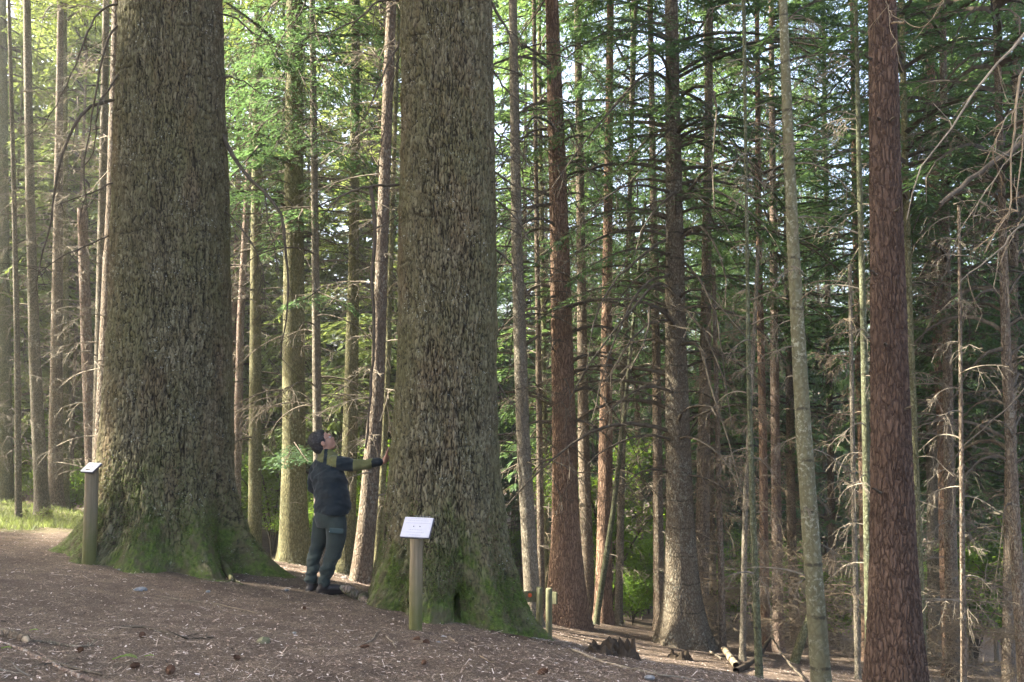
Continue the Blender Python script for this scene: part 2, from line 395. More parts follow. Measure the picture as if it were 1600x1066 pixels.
def bough_faces(P, r, step_twig, tw_len, sub, sl, sw):
    """flat sprays of needle-bearing shoots along axes P (N,K,3)"""
    N, K, _ = P.shape
    out = []; ra = []
    L = np.linalg.norm(P[:, -1] - P[:, 0], axis=1)
    nt_ = int(round(L.mean() * 0.85 / step_twig))
    t = np.linspace(0.14, 0.99, nt_)
    f = t * (K - 1); i = np.minimum(f.astype(int), K - 2); fr = (f - i)[None, :, None]
    B = P[:, i] * (1 - fr) + P[:, i + 1] * fr                    # N,nt,3
    T = P[:, i + 1] - P[:, i]; T /= np.linalg.norm(T, axis=2, keepdims=True)
    side = np.cross(T, [0, 0, 1.0]); side /= np.linalg.norm(side, axis=2, keepdims=True) + 1e-9
    for sg in (-1, 1):
        env = np.minimum(1, (1.02 - t) * 1.9) * np.minimum(1, 0.45 + t * 1.6)
        l = tw_len * L[:, None] * env[None, :] * (0.65 + 0.6 * r.random((N, nt_)))
        D = T * 0.62 + side * sg * 0.85 + np.array([0, 0, -0.22]) + (r.random((N, nt_, 3)) - .5) * 0.38
        D /= np.linalg.norm(D, axis=2, keepdims=True)
        for j in range(sub):
            s = (j + 0.6 + 0.4 * (r.random((N, nt_)) - .5)) / sub
            c = B + D * (l * s)[..., None] + np.array([0, 0, -0.16]) * (l * s * s)[..., None]
            for sg2 in (-1, 1):
                d2 = D * 0.75 + np.cross(D, [0, 0, 1.0]) * sg2 * 0.62 + (r.random((N, nt_, 3)) - .5) * 0.55
                d2 /= np.linalg.norm(d2, axis=2, keepdims=True)
                w2 = np.cross(d2, [0, 0, 1.0]) + (r.random((N, nt_, 3)) - .5) * 0.9
                w2 /= np.linalg.norm(w2, axis=2, keepdims=True)
                ln = sl * (0.6 + 0.7 * r.random((N, nt_)))[..., None]; wd = sw * (0.7 + 0.6 * r.random((N, nt_)))[..., None]
                q = np.stack([c, c + d2 * ln * .45 + w2 * wd, c + d2 * ln, c + d2 * ln * .45 - w2 * wd], 2)
                out.append(q.reshape(-1, 4, 3)); ra.append(np.clip(0.35 * r.random(N * nt_) + 0.5 * np.repeat(r.random(N), nt_) + 0.25 * s.ravel(), 0, 1))
    Vq = np.concatenate(out); return Vq, np.concatenate(ra)

def crown_mesh(name, seed, z0, z1, rmax, nb, sub=4, step=0.17, sl=0.13, sw=0.017, low=0.7):
    r = np.random.default_rng(seed)
    mb = MB()
    t = np.sort(r.random(nb) ** 1.15)
    groups = np.array_split(np.arange(nb), 5)
    for gi, g in enumerate(groups):                       # batches of similar length
        tt = t[g]; n_ = len(g)
        zz = z0 + (z1 - z0) * tt
        Lg = rmax * np.clip((1.03 - tt) ** 0.8, 0.08, 1) * (0.7 + 0.5 * r.random(n_)) * (low + (1 - low) * np.minimum(1, tt * 6))
        P = crv(n_, 8, r.random(n_) * 6.283, Lg, zz, 0.18 + 0.25 * r.random(n_), 0.30 + 0.32 * r.random(n_) + 0.1 * (1 - tt), r)
        V, Q = tubes(P, (0.018 + 0.008 * Lg)[:, None] * np.linspace(1, 0.15, 8)[None], 3)
        mb.add(V, Q, 1)
        Vq, ra = bough_faces(P, r, step, 0.27, sub, sl, sw)
        mb.add(Vq, np.arange(len(Vq) * 4).reshape(-1, 4), 0, ra)
    o = mb.build(name, [M['needle'], M['twig']], None, False)
    C.objects.unlink(o)
    return o.data

CROWN = {
 'low_a': crown_mesh('low_crown', 1, 0.8, 18, 3.6, 130, step=0.24, sl=.24, sw=.040),
 'low_b': crown_mesh('low_crown', 2, 2.2, 20, 3.4, 125, step=0.24, sl=.24, sw=.040),
 'far_a': crown_mesh('crown', 12, 4.2, 22, 3.6, 125, step=0.24, sl=.24, sw=.040),
 'mid_a': crown_mesh('crown', 3, 5.5, 22, 2.9, 110, sub=6, step=.105, sl=.115, sw=.013),
 'mid_b': crown_mesh('crown', 4, 6.3, 24, 3.2, 110, sub=6, step=.105, sl=.115, sw=.013),
 'mid_c': crown_mesh('crown', 5, 4.8, 20, 2.6, 100, sub=6, step=.105, sl=.115, sw=.013),
 'high_a': crown_mesh('high_crown', 6, 10.5, 26, 2.6, 80),
 'high_b': crown_mesh('high_crown', 7, 12.0, 28, 2.6, 75),
 'giant': crown_mesh('giant_crown', 8, 11.0, 36, 4.6, 90, sub=4, step=0.3, sl=0.26, sw=0.045),
}

def dead_mesh(name, seed, z0, z1, Lm, nb, tw=9, mat='deadtwig', droop=0.35, rise=0.12, thick=1.0, curly=0.0):
    r = np.random.default_rng(seed); mb = MB()
    whorl = z0 + (z1 - z0) * r.random(nb)
    L = Lm * (0.3 + 0.9 * r.random(nb)) 
    P = crv(nb, 9, r.random(nb) * 6.283, L, whorl, rise + 0.3 * (r.random(nb) - .4), droop * (0.4 + r.random(nb)), r, 0.8)
    V, Q = tubes(P, thick * (0.006 + 0.006 * L)[:, None] * np.linspace(1, 0.2, 9)[None], 3); mb.add(V, Q)
    # twigs
    pi = np.repeat(np.arange(nb), tw); n_ = len(pi)
    t = 0.2 + 0.78 * r.random(n_); f = t * 8; i = np.minimum(f.astype(int), 7); fr = (f - i)[:, None]
    B = P[pi, i] * (1 - fr) + P[pi, i + 1] * fr
    T = P[pi, i + 1] - P[pi, i]; T /= np.linalg.norm(T, axis=1, keepdims=True)
    sd = np.cross(T, [0, 0, 1.0]) * np.where(r.random(n_) < .5, -1, 1)[:, None]
    D = T * 0.6 + sd * 0.8 + (r.random((n_, 3)) - .5) * 0.7 + [0, 0, -0.12 - curly]
    D /= np.linalg.norm(D, axis=1, keepdims=True)
    l = (0.14 + 0.24 * L[pi] * (1.1 - t)) * (0.5 + r.random(n_))
    s = np.linspace(0, 1, 5)[None, :, None]
    bend = (r.random((n_, 3)) - .5) * 0.7 + [0, 0, -0.25 - curly]
    PT = B[:, None] + D[:, None] * s * l[:, None, None] + bend[:, None] * s * s * l[:, None, None]
    V, Q = tubes(PT, np.repeat((0.0035 + 0.0015 * thick) * np.linspace(1, .5, 5)[None], n_, 0), 3); mb.add(V, Q)
    # twiglets
    k = np.repeat(np.arange(n_), 3); m_ = len(k)
    j = r.integers(1, 5, m_); B2 = PT[k, j]
    D2 = D[k] + (r.random((m_, 3)) - .5) * 1.7; D2 /= np.linalg.norm(D2, axis=1, keepdims=True)
    l2 = l[k] * (0.25 + 0.4 * r.random(m_))
    s = np.linspace(0, 1, 3)[None, :, None]
    P2 = B2[:, None] + D2[:, None] * s * l2[:, None, None] + np.array([0, 0, -0.3 - curly]) * s * s * l2[:, None, None]
    V, Q = tubes(P2, np.full((m_, 3), 0.003), 3); mb.add(V, Q)
    o = mb.build(name, [M[mat]]); C.objects.unlink(o); return o.data
DEAD = {
 'a': dead_mesh('dead_branches', 21, 1.2, 9, 1.3, 36, 7),
 'b': dead_mesh('dead_branches', 22, 2.0, 10, 1.6, 38, 7, 'twig', 0.5, 0.2),
 'c': dead_mesh('dead_branches', 23, 1.0, 8, 1.0, 32, 6),
 'pale': dead_mesh('pale_dead_branches', 24, 0.8, 5.5, 1.2, 40, 9, 'paletwig', 0.28, 0.12, 1.0, 0.0),
 'arc': dead_mesh('arching_dead_branches', 25, 2.6, 9.5, 2.9, 60, 8, 'twig', 0.75, 0.35, 1.6),
 'brush': dead_mesh('low_dead_brush', 26, 0.1, 2.0, 1.1, 34, 9, 'paletwig', 0.2, 0.25, 0.9, -0.05),
}

def front_theta(n):
    s = np.arange(n) * 2 * math.pi / n - math.pi
    return s - 0.42 * np.sin(s) * -1 * -1 - math.pi / 2 if False else (s - 0.45 * np.sin(s)) - math.pi / 2

def trunk_mesh(parent, path, rad, mat, seed, nth=18, flare=0.6, flare_h=None, lobes=5, z_fine=7.5, dz=0.14, bk=None, name='trunk', lob_amp=0.35, bump=0.05):
    """path: function z->(x,y) local, rad: function z->r ; bk=(cell width, cell height, depth)"""
    top = path['top']
    if bk: dzf = bk[3]
    else: dzf = dz
    zs = list(np.arange(-0.35, min(z_fine, top), dzf)); s = dzf; p = zs[-1]
    while p < top: s *= 1.15; p += s; zs.append(min(p, top))
    zs = np.array(zs)
    th = front_theta(nth) if bk else np.arange(nth) * 2 * math.pi / nth
    TH, ZZ = np.meshgrid(th, zs)
    cx = np.interp(zs, path['z'], path['x'])[:, None]; cy = np.interp(zs, path['z'], path['y'])[:, None]
    R = rad(zs)[:, None]
    r0 = float(rad(np.array([0.8]))[0])
    fh = flare_h or r0 * 1.6
    lob = 1 + lob_amp * np.cos(lobes * TH + seed) + lob_amp * .6 * np.cos((lobes - 2) * TH + seed * 2.1)
    fl = flare * r0 * np.exp(-np.maximum(ZZ + 0.05, -0.1) / fh) * np.clip(lob, 0.25, 2)
    RR = R * (1 + bump * (fbm2(TH * 1.9 + seed * 3, ZZ * 1.3 + seed, 3) - .5) * 2) + fl
    attrs = {}
    if bk:
        cw, ch, dp, _ = bk
        ncell = max(6, int(round(2 * math.pi * r0 / cw)))
        u = TH / (2 * math.pi) * ncell; v_ = ZZ / ch
        wu = (fbm2(np.cos(TH) * 3 + 7, ZZ * 4 + np.sin(TH) * 3, 3) - .5) * 1.4
        f1, f2, cid = worley((u + wu) % ncell, v_ + (fbm2(np.cos(TH) * 4, ZZ * 5 + np.sin(TH) * 4 + 30) - .5), ncell)
        rn = fbm2((u + wu) * .6, ZZ / (ch * 2.2) + fbm2(np.cos(TH) * 5, ZZ * 5 + np.sin(TH) * 5) * 1.5, 3); rid = np.clip(np.abs(rn - .5) / .06, 0, 1)
        fis = np.minimum(np.clip((f2 - f1) / 0.24, 0, 1), .25 + .75 * rid); fis = fis * fis * (3 - 2 * fis)
        RR = RR + dp * .6 * (fbm2(np.cos(TH) * 40, ZZ * 25 + np.sin(TH) * 40, 3) - .5)
        RR = RR + dp * (fis - 1) + dp * 0.35 * (cid - .5)
        attrs = {'fissure': fis, 'plate': cid, 'height': ZZ}
    V = np.stack([cx + RR * np.cos(TH), cy + RR * np.sin(TH), ZZ + 0 * TH], -1)
    K = len(zs); ii = np.arange(K * nth).reshape(K, nth)
    a = ii[:-1]; b = np.roll(a, -1, 1); d = ii[1:]; c = np.roll(d, -1, 1)
    return build(name, V, np.stack([a, b, c, d], -1).reshape(-1, 4), mat, parent, True, None, attrs)

def child(name, mesh, parent, scale=(1, 1, 1), rz=0.0, loc=(0, 0, 0), color=None):
    o = bpy.data.objects.new(name, mesh); C.objects.link(o); o.parent = parent
    o.scale = scale; o.rotation_euler = (0, 0, rz); o.location = loc
    if color: o.color = (*color, 1)
    return o

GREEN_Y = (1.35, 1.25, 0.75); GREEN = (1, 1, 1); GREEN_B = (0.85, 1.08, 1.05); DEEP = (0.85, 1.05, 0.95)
R_ = random.Random(5)
def tree(label, px, d, wpx, mat, base=None, H=22, crown=None, cs=1.0, ccol=GREEN, dead=None, ds=1.0, nth=16, bk=None, flare=0.5,
         name='conifer_tree', group=None, cz=1.0, lob=0.35, top=None, lean_d=0.0, flare_h=None, dz=0.14):
    """px: [(px,py),...] top to bottom; wpx: [(py,width)...]"""
    pts = [at(a, b, d) for a, b in px]
    b = pts[-1]; zb = gz1(b.x, b.y)
    if base is not None: zb = min(at(px[-1][0], base, d).z, zb + 0.05)
    root = thing(name, label, 'tree', (b.x, b.y, zb), group)
    zs = [p.z - zb for p in pts][::-1]; xs = [p.x - b.x for p in pts][::-1]
    # extend below and above
    sl = (xs[-1] - xs[-2]) / (zs[-1] - zs[-2])
    ztop = top if top else H
    sb = (xs[1] - xs[0]) / (zs[1] - zs[0])
    zs = [-0.5] + zs + [max(ztop, zs[-1] + .1)]; xs = [xs[0] + sb * (-0.5 - zs[1])] + xs + [xs[-1] + sl * (zs[-1] - zs[-2])]
    if zs[1] < -0.4: zs.pop(0); xs.pop(0)
    path = {'z': zs, 'x': xs, 'y': [lean_d * z for z in zs], 'top': ztop}
    ppm = F / d
    wz = [(at(800, py, d).z - zb, w_ / ppm / 2) for py, w_ in wpx]; wz.sort()
    wzs = [a for a, _ in wz] + [max(H, wz[-1][0] + 1)]; wr = [r for _, r in wz] + [0.03 if not top else wz[-1][1] * .95]
    rad = lambda z: np.interp(z, wzs, wr)
    trunk_mesh(root, path, rad, M[mat], len(C.objects) % 97, nth, flare, flare_h, bk=bk, lob_amp=lob, dz=dz)
    xm = np.interp(9, zs, xs)
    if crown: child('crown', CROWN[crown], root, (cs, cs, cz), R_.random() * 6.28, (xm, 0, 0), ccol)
    if dead: child('dead_branches', DEAD[dead], root, (ds, ds, 1), R_.random() * 6.28, (xm * .5, 0, 0))['kind'] = 'stuff'
    return root

# ------------------------------------------------------------------ the two giant firs
def giant(label, d, sil, zref_px, flare_fn, seed, top, crown_rot, base_px):
    """sil: [(py, left px, right px)]"""
    cxm = at((base_px[0]), base_px[1], d)
    zb = gz1(cxm.x, d)
    root = thing('giant_fir', label, 'tree', (cxm.x, d, zb))
    zs = np.array([at(800, py, d).z for py, _, _ in sil]); o = np.argsort(zs)
    le = np.array([at(l, py, d).x for py, l, r in sil]); ri = np.array([at(r, py, d).x for py, l, r in sil])
    zs = zs[o]; cx = ((le + ri) / 2)[o]; rr = ((ri - le) / 2)[o]
    zs = np.append(zs, top + zb); cx = np.append(cx, cx[-1]); rr = np.append(rr, 0.12)
    nth = 430; zmin = zb - 1.15; ztop_f = zs[-2] + 0.3
    zz = list(np.arange(zmin, ztop_f, 0.0135)); s = 0.0135; p = zz[-1]
    while p < top + zb: s *= 1.3; p += min(s, 1.0); zz.append(p)
    zz = np.array(zz); th = front_theta(nth)
    TH, ZZ = np.meshgrid(th, zz)
    CX = np.interp(zz, zs, cx)[:, None]; R = np.interp(zz, zs, rr)[:, None] * 1.0
    dirx, diry = np.cos(TH), np.sin(TH)
    # ground height at the foot in each direction
    fx = cxm.x + 1.1 * np.cos(th); fy = d + 1.1 * np.sin(th)
    gf = gz(fx, fy, False)[None, :]
    HG = ZZ - gf
    A, Sx = flare_fn(th); A = A[None]; Sx = Sx[None]
    fl = A * np.exp(-np.maximum(HG, -0.25) / Sx)
    RR = R + fl + 0.030 * (fbm2(np.cos(TH) * 2.2 + seed, ZZ * 1.0 + np.sin(TH) * 2.2, 3) - .5)
    # branch-scar swellings in rings
    RR = RR + 0.012 * np.maximum(0, np.sin(ZZ * 2 * math.pi / 0.62 + 2 * fbm2(dirx * 2, ZZ * 2 + diry * 2))) ** 6
    arc = RR * 0 + np.mean(rr[:-1])
    ncell = int(round(2 * math.pi * np.mean(rr[:-1]) / 0.027)); u = TH / (2 * math.pi) * ncell
    wu = (fbm2(dirx * 5 + 7 + seed, ZZ * 3.2 + diry * 5, 3) - .5) * 3.0 + (fbm2(dirx * 14 + 7, ZZ * 11 + diry * 14, 2) - .5) * 1.1
    vv = ZZ / 0.088 + (fbm2(dirx * 16, ZZ * 7 + diry * 16 + 30) - .5) * 1.6
    f1, f2, cid = worley((u + wu) % ncell, vv, ncell)
    fis = np.clip((f2 - f1) / 0.26, 0, 1)
    rn = fbm2((u + wu * .6) * 0.62, ZZ / 0.21 + fbm2(dirx * 9, ZZ * 5 + diry * 9) * 2, 3)
    rid = np.clip(np.abs(rn - .5) / 0.055, 0, 1)
    rn2 = fbm2((u + wu * .6) * 0.95 + 31, ZZ / 0.13 + 11, 3); rid2 = np.clip(np.abs(rn2 - .5) / 0.05, 0, 1)
    fis = np.minimum(np.clip(fis + .35 * fbm2(dirx * 25, ZZ * 12 + diry * 25), 0, 1), np.minimum(rid, .35 + .65 * rid2)); fis = fis * fis * (3 - 2 * fis)
    mossy = np.clip(1.15 - HG / 1.1, 0, 1)
    dp = 0.021 * (1 - 0.2 * mossy)
    rz = ZZ + 0.10 * fbm2(dirx * 2.5 + 4, diry * 2.5 + seed, 2) + 0.05 * fbm2(dirx * 9, diry * 9 + ZZ)
    rk = rz / 0.47; rd = np.abs(rk - np.round(rk) ) * 0.47
    rm = np.clip((fbm2(TH * 1.6 + np.round(rk) * 7.7, np.round(rk) * 3.1, 2) - .58) * 7, 0, 1) * np.clip((HG - 1.2) * 2, 0, 1)
    crease = np.exp(-(rd / 0.013) ** 2) * rm
    fis = fis * (1 - .6 * crease); RR = RR - 0.005 * crease + 0.006 * np.exp(-((rd - .03) / 0.03) ** 2) * rm
    RR = RR + mossy * 0.10 * (fbm2(TH * 5.5 + seed, HG * 1.2, 3) - .5)
    RR = RR + dp * (fis - 1) + 0.007 * (cid - .5) + 0.006 * (fbm2(dirx * 50, ZZ * 22 + diry * 50, 3) - .5) * 2
    RR = RR + mossy * 0.055 * (fbm2(dirx * 11 + 3, ZZ * 9 + diry * 11, 3) - .5)
    # hollow at the foot of the second tree
    if seed == 2:
        hx, hz = math.radians(-75), at(742, 962, d - .9).z
        RR = RR - 0.16 * np.exp(-((TH - hx) / 0.045) ** 4 - ((ZZ - hz) / 0.12) ** 4)
    V = np.stack([CX + RR * dirx - cxm.x, RR * diry, ZZ - zb], -1)
    K = len(zz); ii = np.arange(K * nth).reshape(K, nth)
    a = ii[:-1]; b = np.roll(a, -1, 1); dd = ii[1:]; c = np.roll(dd, -1, 1)
    build('trunk', V, np.stack([a, b, c, dd], -1).reshape(-1, 4), M['giant'], root, True, None, {'fissure': fis, 'plate': cid, 'height': np.clip(HG, -.3, 9)})
    # moss tufts and lodged needles standing proud of the bark near the ground
    r = np.random.default_rng(seed + 900)
    W = np.clip((1.25 - HG) * 1.2, 0, 1) * np.clip((fbm2(TH * 3.1 + seed * 5, HG * 2.3, 3) - .40) * 5, 0, 1) * (HG > -.03) * (np.sin(TH) < .35)
    flat = np.flatnonzero(W.ravel() * (.35 + .65 * fis.ravel()) > r.random(W.size)); flat = r.choice(flat, min(24000, len(flat)), replace=False)
    cpt = V.reshape(-1, 3)[flat] + (r.random((len(flat), 3)) - .5) * .012; out = np.stack([dirx.ravel()[flat], diry.ravel()[flat], 0.25 * np.ones(len(flat))], 1)
    d1 = out + (r.random((len(flat), 3)) - .5) * 1.6; sd = np.cross(d1, [0, 0, 1.0]) + (r.random((len(flat), 3)) - .5); sd /= np.linalg.norm(sd, axis=1, keepdims=True)
    ln = .008 + .014 * r.random((len(flat), 1))
    tv = np.stack([cpt - sd * ln * .35, cpt + sd * ln * .35, cpt + d1 * ln], 1)
    mt = build('moss', tv, np.arange(len(flat) * 3).reshape(-1, 3), M['moss'], root, False, None, {'rnd': r.random(len(flat))}); mt['kind'] = 'stuff'
    child('crown', CROWN['giant'], root, (1, 1, 1), crown_rot, (CX[-5, 0] - cxm.x, 0, 0), GREEN_B)
    return root
def lobes(th, items, base):
    A = np.full(len(th), base[0]); Sx = np.full(len(th), base[1])
    for deg, amp, s, wd in items:
        dd = (th - math.radians(deg) + math.pi) % (2 * math.pi) - math.pi
        k = np.exp(-(dd / math.radians(wd)) ** 2)
        A = A + amp * k; Sx = Sx + (s - Sx) * k
    return A, Sx
sil1 = [(0,193,343),(200,187,350),(400,180,356),(500,177,358),(600,171,359),(700,163,361),(770,158,361),(900,150,366)]
sil2 = [(0,625,770),(200,627,773),(400,623,775),(500,622,777),(600,619,776),(700,611,778),(780,604,783),(900,596,792),(1000,590,800)]
G1 = giant('huge left-hand fir trunk with mossy flared foot behind the short leaning sign post', 9.9, sil1, None,
      lambda th: lobes(th, [(-24, -0.18, 0.6, 7), (-62, -0.10, 0.5, 8), (-6, 0.68, 0.42, 14), (-172, 0.44, 0.26, 20), (-46, 0.50, 0.40, 15), (-82, 0.40, 0.34, 16), (-122, 0.24, 0.3, 18), (95, .3, .4, 30)], (0.05, 0.30)), 1, 38, 0.4, (262, 860))
G2 = giant('huge mossy-footed fir trunk the man is touching, with dark hollow at its base', 9.0, sil2, None,
      lambda th: lobes(th, [(-28, -0.10, 0.6, 7), (-72, -0.08, 0.5, 8), (-120, -0.06, 0.5, 8), (-6, 0.40, 0.50, 18), (-48, 0.36, 0.42, 15), (-95, 0.26, 0.36, 15), (-140, 0.17, 0.32, 16), (178, 0.10, 0.28, 16), (90, .3, .4, 30)], (0.05, 0.35)), 2, 40, 2.2, (698, 940))

def branch(root, pts, w0, w1, mat='twig', name='dead_branch', twigs=6, seed=0, k=16, sides=5, tl=0.35):
    """hand-placed dead branch as a part; pts in (px,py,distance); widths in metres"""
    P = polyline([at(*p) - root.location for p in pts], k)
    r = np.random.default_rng(seed + 100)
    P[1:] += (r.random((k - 1, 3)) - .5) * 0.02
    mb = MB(); V, Q = tubes(P, np.linspace(w0 / 2, w1 / 2, k) * (0.9 + 0.25 * r.random(k)), sides); mb.add(V, Q)
    if twigs:
        i = r.integers(2, k, twigs); D = (r.random((twigs, 3)) - .5) * 2; D[:, 2] -= 0.5
        D /= np.linalg.norm(D, axis=1, keepdims=True); l = tl * (0.3 + r.random(twigs))
        s = np.linspace(0, 1, 6)[None, :, None]
        bend = (r.random((twigs, 3)) - .5) * 0.8
        PT = P[i][:, None] + D[:, None] * s * l[:, None, None] + (bend[:, None] + [0, 0, -0.3]) * s * s * l[:, None, None]
        V, Q = tubes(PT, np.repeat(np.linspace(0.006, 0.002, 6)[None], twigs, 0), 3); mb.add(V, Q)
        j = np.repeat(np.arange(twigs), 3); m_ = len(j)
        B = PT[j, r.integers(1, 6, m_)]; D2 = D[j] + (r.random((m_, 3)) - .5) * 1.6; l2 = l[j] * .45
        s = np.linspace(0, 1, 3)[None, :, None]
        V, Q = tubes(B[:, None] + D2[:, None] * s * l2[:, None, None], np.full((m_, 3), 0.0022), 3); mb.add(V, Q)
    return mb.build(name, [M[mat]], root)
b1 = [
 ([(196,147,9.7),(165,160,9.5),(135,170,9.3),(107,215,9.2),(87,280,9.2),(80,350,9.2),(66,400,9.2),(57,440,9.2)], .040, .016, 5),
 ([(200,25,9.7),(172,55,9.5),(160,95,9.4),(145,175,9.3),(131,270,9.2),(140,350,9.2)], .030, .010, 7),
 ([(198,84,9.7),(185,118,9.5),(155,162,9.3),(148,230,9.2),(130,262,9.2)], .030, .010, 4),
 ([(190,278,9.6),(150,298,9.4),(110,312,9.2),(88,322,9.1)], .024, .008, 5),
 ([(196,0,9.7),(150,25,9.4),(118,100,9.2),(90,160,9.1),(70,195,9.1)], .030, .008, 8),
 ([(185,360,9.8),(150,378,9.6),(100,400,9.4),(55,430,9.3)], .022, .008, 7),
 ([(344,205,9.9),(362,240,9.8),(385,272,9.7),(412,300,9.6),(440,335,9.5),(448,400,9.5),(450,470,9.5),(438,560,9.5)], .050, .012, 7),
 ([(414,304,9.6),(418,340,9.5),(425,370,9.5),(432,400,9.5),(436,440,9.5)], .020, .008, 3),
 ([(338,122,9.9),(360,121,9.8),(385,130,9.8),(410,150,9.7)], .028, .008, 5),
 ([(335,18,9.9),(370,30,9.8),(400,55,9.8),(440,70,9.7)], .028, .008, 6),
 ([(350,330,9.9),(380,360,9.7),(410,420,9.6),(415,480,9.5)], .022, .008, 8)]
for i, (p, a, b, t) in enumerate(b1): branch(G1, p, a, b, 'twig', twigs=t, seed=i)
b2 = [
 ([(630,290,9.0),(600,290,8.9),(578,292,8.8),(545,300,8.7),(520,318,8.6),(505,335,8.6)], .034, .012, 4),
 ([(579,292,8.8),(584,330,8.8),(587,358,8.8),(582,420,8.8),(583,530,8.8),(579,620,8.8),(572,700,8.8)], .046, .022, 3),
 ([(630,60,9.0),(612,90,8.8),(585,150,8.7),(560,200,8.6),(540,245,8.5)], .028, .008, 7),
 ([(632,0,9.0),(590,4,8.8),(560,30,8.7),(520,48,8.6),(470,54,8.5)], .030, .010, 8),
 ([(628,75,9.0),(616,120,8.9),(606,160,8.8),(596,230,8.8),(590,280,8.8)], .018, .006, 4),
 ([(628,335,9.0),(600,350,8.8),(560,372,8.6),(520,410,8.5)], .016, .006, 6),
 ([(765,0,9.0),(785,32,8.9),(798,60,8.8),(815,120,8.7)], .036, .012, 5),
 ([(768,200,9.0),(785,214,8.8),(806,226,8.7),(830,260,8.6)], .026, .008, 6),
 ([(770,268,9.0),(790,282,8.8),(820,300,8.6),(850,345,8.5)], .026, .008, 6),
 ([(770,385,9.0),(800,412,8.8),(822,450,8.6),(834,500,8.6)], .030, .010, 7),
 ([(771,308,9.0),(800,335,8.8),(830,380,8.6),(860,440,8.5)], .022, .007, 7),
 ([(770,110,9.0),(800,150,8.8),(840,170,8.6),(880,215,8.5)], .024, .007, 7),
 ([(772,590,9.0),(790,620,8.8),(815,650,8.7),(822,700,8.7)], .020, .006, 6)]
for i, (p, a, b, t) in enumerate(b2): branch(G2, p, a, b, 'twig', twigs=t, seed=40 + i)
# surface roots of the giants
def root_part(rt, pts, w0, w1, mat='giant', name='root', sides=12, lift=.22):
    """(px,py,distance) sets plan position; the root is sunk half into the soil there"""
    w_ = [at(*p) for p in pts]
    for q, p in zip(w_, pts): q.z = max(q.z, gz1(q.x, q.y) + w0 * lift)
    P = polyline([Vector((q.x, q.y, gz1(q.x, q.y) + (p[3] if len(p) > 3 else 0.0))) - rt.location for q, p in zip(w_, [x for x in pts])], 26) if False else \
        polyline([q - rt.location for q in w_], 26)
    r = np.interp(np.linspace(0, 1, 26), [0, .5, .9, 1], [w0 / 2, (w0 + w1) / 4, w1 / 2, w1 / 8])
    V, Q = tubes(P, r, sides)
    V = V + (fbm2(V[:, 0:1] * 14 + [[0, 9, 5]], V[:, 2:3] * 14 + V[:, 1:2] * 9, 3) - .5) * 0.035
    zl = V[:, 2]
    return build(name, V, Q, M[mat], rt, True, None, {'fissure': np.clip(fbm2(V[:, 0] * 40, V[:, 2] * 40) * 1.6 - .2, 0, 1), 'plate': fbm2(V[:, 0] * 9, V[:, 1] * 9), 'height': np.full(len(V), 0.35)})
root_part(G1, [(345,880,9.6),(358,896,9.2),(362,908,8.92),(350,914,8.84),(328,914,8.82),(305,914,8.82)], .10, .035, lift=-.05)
root_part(G1, [(352,890,9.4),(366,908,9.0),(376,925,8.84),(381,938,8.76)], .09, .035, lift=-.1)
root_part(G2, [(600,930,9.3),(580,935,9.0),(562,932,8.85),(545,923,8.8),(530,917,8.8)], .12, .10, 'mossbrown')
root_part(G2, [(585,955,8.6),(578,950,8.65),(562,932,8.85)], .05, .10, 'mossbrown')
root_part(G2, [(768,998,8.1),(800,1003,8.0),(830,1014,7.95),(858,1030,7.9),(884,1041,7.85)], .05, .045, 'rot')

# ------------------------------------------------------------------ the trees one can tell apart
T = {}
T[1] = tree('pale stout trunk at the far left edge, behind the thin lichened stem', [(2,0),(4,400),(8,780)], 24, [(0,15),(780,24)], 'olive', H=20, crown='high_b', cs=.8, ccol=GREEN_Y, dead='a')
T[2] = tree('very thin pale stem rising from the sunlit grass at far left', [(14,0),(22,300),(27,550),(29,800)], 15, [(0,5),(800,10)], 'grey', H=14, crown=None, dead='c', ds=.6)
T[3] = tree('slim smooth grey trunk leaning slightly, second upright from left edge', [(42,0),(47,300),(54,550),(66,795)], 17, [(0,11),(400,14),(795,21)], 'grey', H=22, crown='high_a', ccol=GREEN_Y, dead='c')
T[4] = tree('brown trunk standing tight beside the olive one left of short sign post', [(92,250),(88,600),(86,800)], 20, [(250,12),(800,22)], 'brown', H=18, crown='high_b', cs=.8, ccol=GREEN_Y, dead='a')
T[5] = tree('olive-green trunk touching the brown trunk left of short sign post', [(101,300),(101,600),(99,802)], 20.6, [(300,10),(802,17)], 'olive', H=18, crown='high_b', cs=.8, ccol=GREEN_Y)
T[6] = tree('pale pinkish knotted trunk with broken-off top just left of short sign post', [(129,340),(136,550),(142,690),(146,790)], 16, [(340,15),(790,19)], 'pink', top=6.0, H=6.0, dead='c', name='broken_conifer')
T[7] = tree('straight grey trunk directly behind the short sign post plaque', [(166,0),(161,300),(155,600),(152,800)], 14.5, [(0,10),(800,17)], 'grey', H=22, crown='high_b', ccol=GREEN_Y, dead='a')
T[8] = tree('pinkish brown trunk half hidden against left side of leftmost giant fir', [(184,0),(178,300),(168,560),(158,800)], 12.2, [(0,16),(800,30)], 'brown', H=25, crown='high_a', dead='c', bk=None)
T[9] = tree('pinkish slim trunk just right of the leftmost giant fir', [(392,200),(376,500),(370,760),(368,850)], 20, [(200,9),(850,14)], 'pink', H=20, crown='high_b', cs=.8, ccol=GREEN_Y, dead='a')
T[10] = tree('warm yellow-brown sunlit trunk left of the stout greenish trunk', [(404,0),(400,400),(398,860)], 17, [(0,13),(860,21)], 'olive', H=22, crown='high_a', ccol=GREEN_Y, dead='b')
T[11] = tree('stout greenish brown trunk behind the man to his left', [(460,60),(459,400),(459,876)], 14, [(60,26),(700,36),(876,44)], 'olive', H=26, crown='mid_a', ccol=GREEN_B, dead='b', nth=28)
